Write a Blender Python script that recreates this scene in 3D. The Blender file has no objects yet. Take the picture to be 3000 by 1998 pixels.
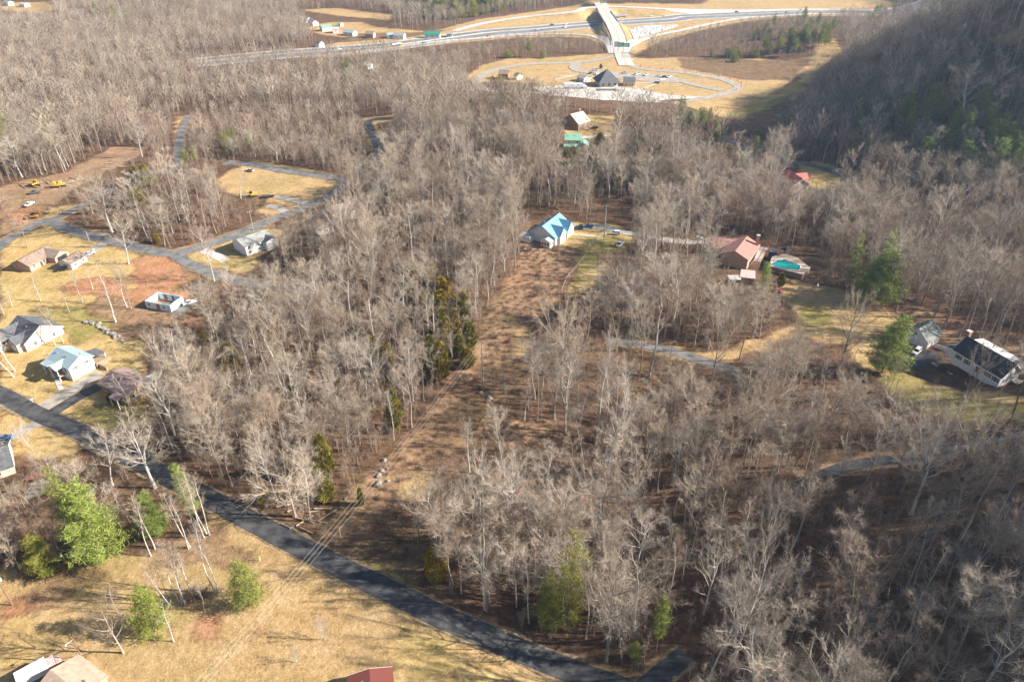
import bpy, math, random
import numpy as np
random.seed(7); rng = np.random.default_rng(7)
S = bpy.context.scene; COL = S.collection
# ---------------------------------------------------------------- camera, sky, sun, exposure
FP = 2100.0; PITCH = math.radians(33.0); CAMH = 145.0
CP, SP = math.cos(PITCH), math.sin(PITCH)
cam = bpy.data.cameras.new('camera'); camo = bpy.data.objects.new('camera', cam); COL.objects.link(camo)
cam.sensor_width = 36.0; cam.sensor_fit = 'HORIZONTAL'; cam.lens = 36.0*FP/3000.0
cam.clip_start = 1.0; cam.clip_end = 12000.0
camo.location = (0, 0, CAMH); camo.rotation_euler = (math.pi/2-PITCH, 0, 0)
S.camera = camo
SUN_EL = math.radians(30.0); SUN_V = (math.cos(SUN_EL)*0.9973, -math.cos(SUN_EL)*0.073, math.sin(SUN_EL))
w = bpy.data.worlds.new('World'); S.world = w; w.use_nodes = True
nt = w.node_tree; bg = nt.nodes['Background']; sky = nt.nodes.new('ShaderNodeTexSky')
sky.sky_type = 'NISHITA'; sky.sun_disc = False; sky.sun_elevation = SUN_EL
sky.sun_rotation = math.atan2(SUN_V[0], SUN_V[1]); sky.altitude = 300; sky.dust_density = 1.5
nt.links.new(sky.outputs[0], bg.inputs[0]); bg.inputs[1].default_value = 0.055
sl = bpy.data.lights.new('sun', 'SUN'); sl.energy = 5.0; sl.angle = math.radians(0.5); sl.color = (1.0, 0.925, 0.82)
slo = bpy.data.objects.new('sun', sl); COL.objects.link(slo); slo.location = (300, -20, 300)
from mathutils import Vector, Matrix
slo.rotation_euler = Vector(SUN_V).to_track_quat('Z', 'Y').to_euler()
S.view_settings.view_transform = 'Standard'; S.view_settings.look = 'None'; S.view_settings.gamma = 1.0
S.view_settings.use_curve_mapping = False; S.view_settings.exposure = 1.55
S.render.engine = 'CYCLES'

# ---------------------------------------------------------------- terrain
def ss(x, a, b):
    t = np.clip((x-a)/(b-a), 0, 1); return t*t*(3-2*t)
def seg_dist(X, Y, pts):
    """distance to a polyline and interpolated third value"""
    best = np.full(X.shape, 1e9); val = np.zeros(X.shape)
    for (p, q) in zip(pts[:-1], pts[1:]):
        dx, dy = q[0]-p[0], q[1]-p[1]; L2 = dx*dx+dy*dy+1e-9
        t = np.clip(((X-p[0])*dx+(Y-p[1])*dy)/L2, 0, 1)
        d = np.hypot(X-(p[0]+t*dx), Y-(p[1]+t*dy))
        m = d < best; best = np.where(m, d, best)
        if len(p) > 2: val = np.where(m, p[2]+t*(q[2]-p[2]), val)
    return best, val
def plane(u, v, z=0.0):
    a = (u-1500)/FP; b = -(v-999)/FP; t = (z-CAMH)/(b*CP-SP)
    return (t*a, t*(CP+b*SP), z)
CROSS = [(104, 680, 0), (106, 735, .5), (110, 790, 4), (111, 850, 7), (112, 973, 7.5), (112, 1005, 7.5), (108, 1060, 4)]
UPL = [plane(1330, 92, 0), plane(1425, 68, 1), plane(1552, 49, 3.5), plane(1680, 36, 6.5), (90, 966, 7.5), (112, 975, 7.5)]
UPR = [(112, 975, 7.5), (135, 978, 7), plane(2000, 30, 4), plane(2170, 32, 1.5), plane(2425, 29, 0)]
HWY = [plane(*p) for p in [(560, 186), (700, 172), (828, 160), (1000, 147), (1170, 133), (1425, 98)]] + [(20, 862, 0), (107, 902, 0), (190, 930, 0)] + \
      [plane(*p) for p in [(2000, 52), (2170, 45), (2425, 35), (2573, 35), (2800, 34), (3000, 33)]]
def tz(X, Y):
    X = np.asarray(X, float); Y = np.asarray(Y, float)
    z = 1.0*np.sin(X/71.0+1.0)*np.sin(Y/83.0) + .5*np.sin(X/31.0+Y/47.0)
    fx = np.interp(Y, [200, 300, 340, 430, 520, 590, 690, 950, 1300], [330, 290, 258, 178, 195, 222, 292, 470, 520])
    z = z + np.interp(Y, [450, 560, 700], [100, 86, 48])*ss(X-fx, -12, np.interp(Y, [450, 600, 700], [165, 180, 205]))*ss(Y, 280, 405)
    z = z + 5*np.sin(Y/17.0+X/46.0)*ss(X-fx, 20, 70)*ss(Y, 280, 405) + 3*np.sin(X/13.0+Y/29.0)*ss(X-fx, 20, 70)*ss(Y, 280, 405)
    z = z + 72*np.exp(-.5*(((X-196)/50)**2+((Y-72)/58)**2))  # unseen hill right of the frame, added to shade the lower right wood
    z = z + 14*np.exp(-.5*(((X-15)/78)**2+((Y-495)/52)**2))
    z = z + 13*np.exp(-.5*(((X-262)/70)**2+((Y-775)/60)**2))
    z = z + 6*np.exp(-.5*(((X+60)/110)**2+((Y-400)/70)**2))
    d, _ = seg_dist(X, Y, [(60, 190), (43, 166), (33, 140), (21, 116), (8, 92)])
    z = z - 6*np.exp(-.5*(d/13)**2)
    z = z + 45*ss(Y, 1150, 2200) + 30*ss(-X, 700, 1500)
    # interchange fill and the cut for the highway
    flat = ss(Y, 560, 600)*(1-ss(X, 230, 300))*(1-ss(Y, 1080, 1140))*ss(X, -330, -260)
    z = z*(1-.85*flat)
    dh, _ = seg_dist(X, Y, HWY)
    e = np.zeros(X.shape)
    for P in (CROSS, UPL, UPR):
        d, h = seg_dist(X, Y, P); e = np.maximum(e, h*(1-ss(d, 6.5, 9.0+1.8*7)))
    z = z + e*ss(dh, 19, 31)
    return z
def world(us, vs, zoff=0.0):
    us = np.atleast_1d(np.asarray(us, float)); vs = np.atleast_1d(np.asarray(vs, float))
    a = (us-1500)/FP; b = -(vs-999)/FP; dz = b*CP-SP; dy = CP+b*SP
    ts = np.concatenate([np.linspace(90, 1300, 500), np.linspace(1310, 6000, 200)])
    T = ts[None, :]; Z = CAMH+T*dz[:, None]-tz(T*a[:, None], T*dy[:, None])-zoff
    i = np.argmax(Z < 0, axis=1); i = np.maximum(i, 1)
    lo = ts[i-1].copy(); hi = ts[i].copy()
    for _ in range(18):
        m = .5*(lo+hi); zz = CAMH+m*dz-tz(m*a, m*dy)-zoff
        lo = np.where(zz > 0, m, lo); hi = np.where(zz > 0, hi, m)
    t = .5*(lo+hi); return np.stack([t*a, t*dy, CAMH+t*dz-0*t], 1)
def wp(u, v, zoff=0.0):
    r = world([u], [v], zoff)[0]; return (float(r[0]), float(r[1]))
def gz(x, y): return float(tz(np.array([x]), np.array([y]))[0])
def proj(X, Y, Z):
    up = Y*SP+(Z-CAMH)*CP; dep = Y*CP-(Z-CAMH)*SP
    return 1500+FP*X/dep, 999-FP*up/dep, dep
def in_poly(U, V, poly):
    ins = np.zeros(U.shape, bool); n = len(poly)
    for i in range(n):
        x1, y1 = poly[i]; x2, y2 = poly[(i+1) % n]
        if y1 == y2: continue
        c = ((y1 > V) != (y2 > V)) & (U < (x2-x1)*(V-y1)/(y2-y1)+x1)
        ins ^= c
    return ins
def sdf(X, Y, poly):
    d, _ = seg_dist(X, Y, [tuple(p) for p in poly]+[tuple(poly[0])])
    return np.where(in_poly(X, Y, poly), -d, d)
# ---------------------------------------------------------------- helpers
def tag(o, label=None, cat=None, group=None, kind=None):
    if label: o['label'] = label
    if cat: o['category'] = cat
    if group: o['group'] = group
    if kind: o['kind'] = kind
    return o
def empty(name, loc, rz=0.0, label=None, cat=None, group=None):
    o = bpy.data.objects.new(name, None); COL.objects.link(o); o.empty_display_size = .5
    o.location = loc; o.rotation_euler = (0, 0, rz); tag(o, label, cat, group); return o
def kids(o): return [c for c in bpy.data.objects if c.parent == o]
def tree_of(root):
    return (root, [(c, kids(c)) for c in kids(root)])
def dup(tr, loc, rz=0.0, scl=None, label=None, group=None, name=None):
    root, ch = tr
    r = root.copy(); COL.objects.link(r); r.location = loc; r.rotation_euler = (0, 0, rz)
    if name: r.name = name
    if scl is not None: r.scale = scl if hasattr(scl, '__len__') else (scl, scl, scl)
    if label: r['label'] = label
    if group: r['group'] = group
    for c, gs in ch:
        k = c.copy(); COL.objects.link(k); k.parent = r
        for g in gs:
            q = g.copy(); COL.objects.link(q); q.parent = k
    return r
class MB:
    def __init__(s): s.v = []; s.f = []
    def add(s, vs, fs):
        b = len(s.v); s.v += [tuple(p) for p in vs]; s.f += [tuple(i+b for i in f) for f in fs]; return s
    def box(s, x0, x1, y0, y1, z0, z1):
        return s.add([(x0,y0,z0),(x1,y0,z0),(x1,y1,z0),(x0,y1,z0),(x0,y0,z1),(x1,y0,z1),(x1,y1,z1),(x0,y1,z1)],
                     [(0,3,2,1),(4,5,6,7),(0,1,5,4),(1,2,6,5),(2,3,7,6),(3,0,4,7)])
    def slab(s, pts, th):
        n = len(pts); top = list(pts); bot = [(p[0], p[1], p[2]-th) for p in pts]
        return s.add(top+bot, [tuple(range(n)), tuple(range(2*n-1, n-1, -1))]+[(i, i+n, (i+1) % n+n, (i+1) % n) for i in range(n)])
    def tube(s, p, q, r0, r1, n=6, cap=True):
        p = Vector(p); q = Vector(q); d = (q-p).normalized()
        a = d.orthogonal().normalized(); b = d.cross(a)
        vs = []
        for (c, r) in ((p, r0), (q, r1)):
            for k in range(n):
                t = 2*math.pi*k/n; vs.append(c+a*(r*math.cos(t))+b*(r*math.sin(t)))
        fs = [(k, (k+1) % n, (k+1) % n+n, k+n) for k in range(n)]
        if cap: fs += [tuple(range(n-1, -1, -1)), tuple(range(n, 2*n))]
        return s.add(vs, fs)
    def lathe(s, prof, c=(0,0,0), n=10):
        vs = []; fs = []
        for (r, z) in prof:
            for k in range(n): t = 2*math.pi*k/n; vs.append((c[0]+r*math.cos(t), c[1]+r*math.sin(t), c[2]+z))
        for j in range(len(prof)-1):
            for k in range(n): fs.append((j*n+k, j*n+(k+1) % n, (j+1)*n+(k+1) % n, (j+1)*n+k))
        fs += [tuple(range(n-1, -1, -1)), tuple(range((len(prof)-1)*n, len(prof)*n))]
        return s.add(vs, fs)
    def prism(s, prof, y0, y1):   # profile in x,z extruded in y
        n = len(prof); vs = [(x, y0, z) for x, z in prof]+[(x, y1, z) for x, z in prof]
        return s.add(vs, [tuple(range(n)), tuple(range(2*n-1, n-1, -1))]+[((i+1) % n, i, i+n, (i+1) % n+n) for i in range(n)])
    def mesh(s, name, m=None, smooth=False):
        me = bpy.data.meshes.new(name); me.from_pydata(s.v, [], s.f); me.validate()
        if m: me.materials.append(m)
        if smooth: me.shade_smooth()
        me.update(); return me
    def build(s, name, m, parent=None, smooth=False, bevel=0):
        o = bpy.data.objects.new(name, s.mesh(name, m, smooth)); COL.objects.link(o)
        if parent: o.parent = parent
        if bevel:
            b = o.modifiers.new('bevel', 'BEVEL'); b.width = bevel; b.segments = 2; b.limit_method = 'ANGLE'
        return o
def mat(name, c, rough=.8, c2=None, scale=3.0, metal=0.0, bump=0.0, spec=.3, rand=None, emit=None, coords='Object'):
    m = bpy.data.materials.new(name); m.use_nodes = True; t = m.node_tree; N = t.nodes; L = t.links
    b = N['Principled BSDF']; b.inputs['Roughness'].default_value = rough; b.inputs['Metallic'].default_value = metal
    b.inputs['Specular IOR Level'].default_value = spec
    b.inputs['Base Color'].default_value = (*c, 1)
    cur = None
    if c2 is not None:
        tc = N.new('ShaderNodeTexCoord'); no = N.new('ShaderNodeTexNoise'); no.inputs['Scale'].default_value = scale
        no.inputs['Detail'].default_value = 5; L.new(tc.outputs[coords], no.inputs['Vector'])
        rp = N.new('ShaderNodeMapRange'); rp.inputs['From Min'].default_value = .35; rp.inputs['From Max'].default_value = .65
        L.new(no.outputs['Fac'], rp.inputs['Value'])
        mx = N.new('ShaderNodeMix'); mx.data_type = 'RGBA'; mx.inputs['A'].default_value = (*c, 1); mx.inputs['B'].default_value = (*c2, 1)
        L.new(rp.outputs['Result'], mx.inputs['Factor']); cur = mx.outputs['Result']
        if bump:
            bp = N.new('ShaderNodeBump'); bp.inputs['Strength'].default_value = bump; bp.inputs['Distance'].default_value = .1
            L.new(no.outputs['Fac'], bp.inputs['Height']); L.new(bp.outputs['Normal'], b.inputs['Normal'])
    if rand is not None:    # list of colours picked smoothly by the object's random number
        oi = N.new('ShaderNodeObjectInfo'); cr = N.new('ShaderNodeValToRGB'); e = cr.color_ramp.elements
        while len(e) < len(rand): e.new(.5)
        for i, cc in enumerate(rand): e[i].position = i/(len(rand)-1); e[i].color = (*cc, 1)
        L.new(oi.outputs['Random'], cr.inputs['Fac'])
        if cur is None: cur = cr.outputs['Color']
        else:
            mu = N.new('ShaderNodeMix'); mu.data_type = 'RGBA'; mu.blend_type = 'MULTIPLY'; mu.inputs['Factor'].default_value = 1
            L.new(cur, mu.inputs['A']); L.new(cr.outputs['Color'], mu.inputs['B']); cur = mu.outputs['Result']
    if cur is not None: L.new(cur, b.inputs['Base Color'])
    return m
HAZE = 0.0001
# ---------------------------------------------------------------- roads (pixel polylines of the photograph turned into ground points)
def pxline(pts): return [tuple(map(float, r[:2])) for r in world([p[0] for p in pts], [p[1] for p in pts])]
def smooth_line(pts, step=3.0):
    P = [np.array(p, float) for p in pts]; P = [2*P[0]-P[1]]+P+[2*P[-1]-P[-2]]; out = []
    for i in range(1, len(P)-2):
        n = max(2, int(np.linalg.norm(P[i+1]-P[i])/step))
        for k in range(n):
            t = k/n
            out.append(.5*((2*P[i])+(-P[i-1]+P[i+1])*t+(2*P[i-1]-5*P[i]+4*P[i+1]-P[i+2])*t*t+(-P[i-1]+3*P[i]-3*P[i+1]+P[i+2])*t**3))
    out.append(P[-2]); return np.array(out)
def normals(C):
    T = np.gradient(C[:, :2], axis=0); T /= np.linalg.norm(T, axis=1)[:, None]+1e-9
    return np.stack([-T[:, 1], T[:, 0]], 1)
def ribbon(name, C, a, b, off, m, zs=None, n=5, kind='structure', wob=0.0, parent=None, label=None):
    N = normals(C); v = []; f = []
    offs = np.linspace(a, b, n)
    for j, o in enumerate(offs):
        oo = o+(wob*rng.normal(0, 1, len(C)) if (wob and j in (0, n-1)) else 0)
        X = C[:, 0]+N[:, 0]*oo; Y = C[:, 1]+N[:, 1]*oo
        Z = (tz(X, Y) if zs is None else zs)+off
        v.append(np.stack([X, Y, Z], 1))
    V = np.concatenate(v); k = len(C)
    for j in range(n-1):
        for i in range(k-1): f.append((j*k+i, (j+1)*k+i, (j+1)*k+i+1, j*k+i+1)[::-1])
    me = bpy.data.meshes.new(name); me.from_pydata([tuple(p) for p in V], [], f); me.materials.append(m); me.update()
    if len(me.polygons) and me.polygons[0].normal.z < 0: me.flip_normals()
    o = bpy.data.objects.new(name, me); COL.objects.link(o); tag(o, kind=kind); 
    if parent: o.parent = parent
    return o
ROADPX = {
 'country_road': (5.9, [(-260,1035),(-120,1100),(0,1154),(71,1193),(136,1224),(220,1258),(292,1295),(400,1350),(520,1412),(650,1480),(760,1539),(866,1594),(1000,1662),(1062,1693),(1174,1746),(1290,1805),(1454,1876),(1594,1934),(1730,1985),(1900,2050)]),
 'bottom_road': (4.8, [(1800,2060),(1880,2020),(1968,1950),(2010,1915)]),
 'side_road': (4.4, [(2330,1432),(2400,1400),(2462,1373),(2564,1353),(2666,1343),(2768,1317),(3000,1280),(3200,1260)]),
 'subdivision_road': (6.2, [(-150,840),(-40,755),(30,698),(78,674),(112,655),(146,648),(204,674),(306,701),(374,718),(459,739),(510,742),(560,732),(645,705),(713,678),(781,651),(840,628),(903,605),(953,581),(991,560),(1012,540),(1000,524),(981,521),(945,516),(840,502),(735,482),(660,476)]),
 'forest_road': (4.8, [(140,652),(190,627),(238,605),(300,570),(400,520),(480,500),(515,480),(522,450),(527,408),(535,374),(548,348),(556,338)]),
 'bend_road': (6.0, [(1012,540),(1060,500),(1100,460),(1107,430),(1093,395),(1077,367),(1086,353),(1149,347),(1250,350)]),
 'lower_street': (5.6, [(505,742),(560,776),(645,808),(713,827),(781,834),(900,850)]),
 'hill_driveway': (4.0, [(1780,1003),(1840,1004),(1901,1016),(1963,1028),(2025,1047),(2100,1072),(2170,1092)]),
 'back_drive': (4.5, [(1680,668),(1760,666),(1830,682),(1900,692),(1960,705),(2040,710),(2090,705)]),
 'valley_road': (5.5, [(1950,470),(2080,425),(2120,412),(2180,428),(2300,470),(2400,490),(2480,520),(2530,560),(2700,640)]),
}
DRIVEPX = {
 'concrete_drive': (5.6, [(125,1196),(160,1172),(215,1140),(268,1108),(292,1092)]),
 'asphalt_drive': (4.8, [(150,1212),(185,1190),(235,1160),(290,1132)]),
 'left_drive': (5.0, [(318,705),(285,728),(255,748),(235,768)]),
 'pale_drive': (4.6, [(594,734),(625,745),(662,765)]),
 'house_drive': (4.5, [(150,1225),(85,1252),(45,1275),(10,1296)]),
 'gravel_strip': (4.0, [(809,577),(850,585),(896,597)]),
 'gravel_spur': (4.0, [(784,605),(815,610),(845,625)]),
 'corner_drive': (6.5, [(150,1400),(110,1432),(80,1440)]),
 'dark_drive': (7.0, [(2610,1075),(2655,1064),(2700,1055),(2750,1040)]),
 'far_drive': (5.0, [(2960,1085),(3010,1070),(3080,1060)]),
 'green_house_drive': (3.0, [(1700,403),(1745,402),(1790,395)]),
}
ROADS = {k: (w_, smooth_line(pxline(p))) for k, (w_, p) in ROADPX.items()}
DRIVES = {k: (w_, smooth_line(pxline(p), 2.0)) for k, (w_, p) in DRIVEPX.items()}
def hw(pts, step=6): return smooth_line([p[:2] for p in pts], step)
LOWRAMP = hw([plane(*p) for p in [(1000,160),(1127,144),(1297,122),(1425,112),(1510,105),(1637,102),(1722,106),(1764,119),(1784,137),(1796,160)]], 5)
RIGHTRAMP = hw([plane(*p) for p in [(1830,158),(1842,142),(1870,124),(1934,104),(2000,91),(2085,72),(2170,58),(2263,50),(2400,42)]], 5)
LOOP = smooth_line(pxline([(1826,172),(1833,185),(1851,194),(1892,204),(2000,213),(2064,223),(2110,232),(2150,246),(2164,258),(2140,271),(2080,285),(2000,297),(1960,300)]), 4)
INNER = smooth_line(pxline([(1950,232),(2000,241),(2064,256),(2115,266)]), 4)
WESTLOOP = smooth_line(pxline([(1800,166),(1743,178),(1679,185),(1552,189),(1467,202),(1416,221),(1397,238),(1410,255),(1480,270),(1640,276)]), 4)
PARKROAD = smooth_line(pxline([(1690,186),(1682,199),(1700,209),(1735,214)]), 3)
CROSSL = smooth_line([(a, b) for a, b, c in CROSS[:6]], 4)
# ---------------------------------------------------------------- open ground in the photograph (pixel outlines)
HWYC = [(860,150),(1000,124),(1060,118),(1150,106),(1240,100),(1400,58),(1560,36),(1700,12),(1850,10),(2060,12),(2100,-20),(2500,-20),(2620,12),(2600,50),(2430,48),(2330,50),(2260,56),(2170,66),(2080,84),(2000,104),(1940,122),(1880,150),(1850,172),(1800,172),(1790,150),(1765,128),(1720,112),(1640,108),(1500,112),(1300,130),(1000,167),(870,172)]
REST = [(1795,155),(1700,163),(1580,172),(1480,173),(1410,193),(1365,225),(1375,240),(1450,240),(1560,244),(1640,262),(1760,272),(1840,282),(1960,302),(2060,325),(2110,345),(2200,330),(2260,300),(2330,225),(2392,190),(2385,168),(2300,178),(2220,172),(2150,178),(2000,168),(1930,172),(1850,170)]
OPEN = [
 ('straw', HWYC), ('straw', REST),
 ('brush', [(2170,330),(2250,325),(2300,270),(2330,250),(2345,275),(2290,350),(2240,410),(2200,420),(2160,400)]),
 ('straw', [(880,30),(990,24),(1150,45),(1140,60),(1000,48)]),
 ('straw', [(0,10),(150,8),(160,28),(120,40),(0,30)]),
 ('straw', [(960,66),(1060,66),(1100,80),(1240,92),(1245,112),(1090,108),(1000,110),(930,100),(900,82)]),
 ('mud', [(0,545),(90,525),(190,505),(260,470),(330,430),(430,430),(420,455),(340,490),(280,520),(230,545),(170,590),(135,635),(100,655),(0,690)]),
 ('lawn', [(0,700),(60,700),(146,660),(204,685),(306,712),(440,750),(500,760),(540,745),(640,715),(700,690),(760,665),(800,660),(830,680),(790,720),(740,790),(690,800),(650,790),(575,790),(480,765),(470,790),(500,830),(560,850),(575,900),(540,925),(430,955),(420,1060),(430,1150),(470,1215),(420,1240),(330,1270),(240,1245),(200,1235),(130,1240),(60,1310),(0,1290)]),
 ('lawn', [(0,1230),(60,1215),(140,1245),(250,1290),(230,1370),(110,1330),(40,1330),(0,1300)]),
 ('road', [(95,655),(150,612),(235,596),(235,612),(180,645),(260,672),(480,735),(560,722),(720,665),(790,640),(800,655),(560,745),(480,762),(300,715)]),
 ('straw', [(690,495),(740,470),(960,505),(1010,540),(960,590),(900,610),(830,640),(760,620),(790,570),(700,575),(640,560),(640,520)]),
 ('road', [(515,345),(560,340),(545,385),(535,420),(530,470),(512,470),(515,410)]),
 ('road', [(1062,345),(1150,338),(1155,356),(1110,362),(1125,425),(1095,435),(1070,370)]),
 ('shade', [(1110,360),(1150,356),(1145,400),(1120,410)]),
 ('lawn', [(1640,655),(1700,650),(1790,655),(1850,690),(1850,730),(1800,745),(1740,830),(1700,860),(1655,870),(1660,820),(1690,770),(1700,730),(1640,720),(1560,725)]),
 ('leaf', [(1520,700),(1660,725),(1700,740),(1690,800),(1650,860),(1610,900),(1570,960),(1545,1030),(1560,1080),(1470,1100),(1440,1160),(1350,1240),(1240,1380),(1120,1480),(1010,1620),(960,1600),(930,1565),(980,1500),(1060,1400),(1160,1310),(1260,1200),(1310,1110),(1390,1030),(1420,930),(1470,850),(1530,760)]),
 ('leaf', [(1490,1225),(1610,1235),(1650,1280),(1600,1330),(1500,1300)]),
 ('straw', [(2270,830),(2330,822),(2400,838),(2500,852),(2560,880),(2640,930),(2640,990),(2560,960),(2540,1010),(2470,1010),(2400,1000),(2330,975),(2340,930),(2300,880)]),
 ('lawn', [(2570,1090),(2640,1060),(2700,1130),(2820,1150),(2930,1150),(3010,1170),(3010,1225),(2900,1215),(2760,1185),(2690,1165),(2600,1130)]),
 ('straw', [(2480,1010),(2600,990),(2660,1080),(2560,1085),(2500,1060)]),
 ('straw', [(1890,1000),(1960,1008),(2060,1036),(2130,1030),(2310,960),(2330,985),(2230,1025),(2150,1055),(2080,1072),(2000,1058),(1910,1030)]),
 ('leaf', [(2640,880),(2760,920),(2850,960),(3010,1010),(3010,1060),(2900,1040),(2780,1010),(2700,960)]),
 ('straw', [(-40,1670),(90,1690),(300,1640),(480,1600),(580,1560),(620,1500),(650,1500),(860,1600),(1060,1700),(1290,1820),(1450,1890),(1600,1950),(1730,2010),(1800,2080),(-200,2080)]),
 ('road', [(610,1500),(650,1462),(720,1495),(866,1568),(1000,1630),(1160,1710),(1290,1770),(1500,1860),(1700,1940),(1850,1960),(1980,1900),(1990,1925),(1880,2000),(1700,2010),(1290,1830)]),
 ('brush', [(1040,1560),(1240,1600),(1270,1700),(1330,1780),(1180,1720),(1060,1670),(1000,1620)]),
 ('road', [(-10,1130),(60,1165),(150,1215),(230,1262),(200,1275),(100,1230),(-10,1185)]),
 ('straw', [(2395,118),(2440,112),(2470,150),(2400,200),(2385,180)]),
 ('straw', [(1655,375),(1700,340),(1800,340),(1800,395),(1795,405),(1710,405),(1660,395)]),
 ('road', [(2080,405),(2150,412),(2180,425),(2170,440),(2080,425)]),
 ('lawn', [(2340,480),(2390,470),(2460,490),(2540,510),(2470,545),(2380,560),(2360,530)]),
 ('straw', [(2900,115),(3010,100),(3010,130),(2930,140)]),
 ('straw', [(2380,170),(2400,190),(2390,215),(2330,300),(2300,290)]),
 ('leaf', [(2400,1375),(2520,1325),(2640,1305),(2660,1335),(2560,1358),(2440,1385)]),
]
SPARSE = [  # trees stand here, but thinly: density factor
 (.45, [(-50,690),(500,760),(700,690),(850,640),(760,860),(560,960),(430,960),(430,1240),(300,1280),(-50,1400)]),
 (.40, [(250,420),(760,480),(960,620),(800,640),(480,720),(200,680),(130,600)]),
 (.5, [(1400,1180),(1700,1180),(1760,1300),(1700,1500),(1500,1560),(1250,1560),(1000,1640),(1100,1450),(1300,1380)]),
 (.6, [(1560,1010),(1880,1040),(2100,1100),(2350,1120),(2500,1150),(2300,1260),(1900,1240),(1560,1180)]),
 (.6, [(2270,840),(2640,900),(3010,1000),(3010,1260),(2600,1260),(2250,1060)]),
 (.35, [(2600,880),(3010,960),(3010,1040),(2700,1000)]),
 (.95, [(1250,1300),(3400,1250),(3400,2300),(1250,2300)]),
 (.8, [(2300,1260),(3050,1200),(3050,1560),(2500,1600),(2200,1500)]),
 (.35, [(0,1250),(560,1330),(640,1500),(480,1620),(0,1720)]),
]
HOUSEBOX = [(0,905,185,1030),(125,1000,290,1130),(280,1070,445,1205),(418,860,540,925),(20,700,230,800),(150,728,262,800),(665,665,800,765),
 (1525,622,1690,720),(2100,690,2235,795),(2225,725,2395,820),(2165,785,2240,830),(2650,935,2770,1030),(2660,1000,2710,1050),(2760,1000,2975,1140),
 (1640,385,1735,425),(1665,322,1715,365),(2290,480,2375,540),(1740,590,1850,730),(1395,995,1425,1140),(1715,1310,1730,1420),(1955,995,1972,1090)]
FARBOX = [(880,38,935,66),(930,66,1060,100),(1060,88,1110,106),(1115,90,1200,112),(1230,86,1330,104),(925,108,955,130)]
OPENW = [(t, [tuple(r[:2]) for r in world([p[0] for p in P], [p[1] for p in P])]) for t, P in OPEN]
PAINT = [
 ('clay', [(170,838),(250,815),(330,812),(375,838),(330,862),(210,866)]), ('clay', [(280,860),(420,842),(570,850),(570,890),(500,950),(400,940),(300,890)]),
 ('clay', [(380,765),(470,742),(530,770),(570,820),(470,850),(400,850)]), ('leaf', [(300,870),(470,900),(560,880),(600,940),(420,1000),(260,960),(250,900)]),
 ('clay', [(575,1800),(625,1790),(650,1805),(640,1860),(615,1905),(590,1890),(580,1840)]), ('clay', [(76,1712),(140,1692),(195,1686),(120,1716)]),
 ('clay', [(745,1850),(780,1830),(790,1838),(750,1862)]), ('clay', [(20,640),(80,600),(130,610),(60,660)]),
 ('leaf', [(1500,760),(1580,745),(1620,790),(1590,860),(1545,860),(1510,820)]), ('lawn', [(1130,1830),(1250,1850),(1450,1930),(1500,2010),(1200,2010),(1120,1900)]),
 ('lawn', [(0,1800),(120,1790),(160,1900),(120,1960),(0,1960)]), ('green', [(90,905),(240,900),(330,955),(240,1010),(180,965),(100,930)]),
 ('green', [(1720,700),(1790,690),(1830,720),(1740,780),(1680,830),(1690,770)]), ('green', [(2350,900),(2430,905),(2440,950),(2360,960)]),
 ('green', [(2560,1100),(2700,1110),(2900,1180),(3010,1190),(3010,1240),(2700,1220)]), ('green', [(230,1190),(400,1180),(430,1240),(330,1270),(230,1230)]),
 ('green', [(2110,340),(2330,240),(2360,250),(2260,320),(2130,345)]), ('green', [(1040,1640),(1120,1670),(1280,1760),(1320,1800),(1160,1740)]),
 ('brush', [(40,1760),(130,1710),(260,1680),(330,1690),(200,1740),(80,1775)]), ('straw', [(1500,960),(1545,950),(1550,1040),(1500,1060)]), ('straw', [(1150,1440),(1260,1360),(1300,1390),(1180,1500)]), ('brush', [(1440,1030),(1560,1060),(1560,1120),(1440,1250),(1300,1340),(1240,1300)]),
 ('leaf', [(560,1560),(700,1600),(740,1640),(560,1650),(440,1640)]),
 ('brush', [(1990,172),(2290,178),(2380,175),(2300,235),(2180,235),(2000,200)]), ('brush', [(1040,100),(1240,96),(1330,86),(1200,110),(1010,124)]),
 ('clay', [(40,1760),(140,1780),(10,1800)]), ('gravel', [(480,895),(560,880),(575,905),(520,925)]),
 ('leaf', [(480,1600),(640,1560),(700,1620),(560,1665),(470,1650)]),
]
PAINTW = [(t, [tuple(r[:2]) for r in world([p[0] for p in P], [p[1] for p in P])]) for t, P in PAINT]
# ---------------------------------------------------------------- ground sheet
def axis(segs):
    out = []
    for a, b, s in segs: out += list(np.arange(a, b-1e-6, s))
    out.append(segs[-1][1]); return np.array(out)
gx = axis([(-5000,-1500,500),(-1500,-700,50),(-700,-300,10),(-300,300,2.5),(300,520,5),(520,900,20),(900,1500,60),(1500,5000,500)])
gy = axis([(-600,0,100),(0,80,20),(80,420,2.5),(420,640,3.5),(640,1040,5),(1040,1300,20),(1300,2500,80),(2500,9000,650)])
GX, GY = np.meshgrid(gx, gy); GZ = tz(GX, GY)
nx, ny = len(gx), len(gy)
TYPES = ['lawn', 'straw', 'clay', 'brush', 'green', 'gravel', 'leaf', 'speck', 'mud']
W = {k: np.zeros(GX.shape) for k in TYPES}
nse = 1.2*np.sin(GX/3.1+2*np.sin(GY/5.7))+1.3*np.sin(GY/2.7+2*np.sin(GX/4.9))
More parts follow.
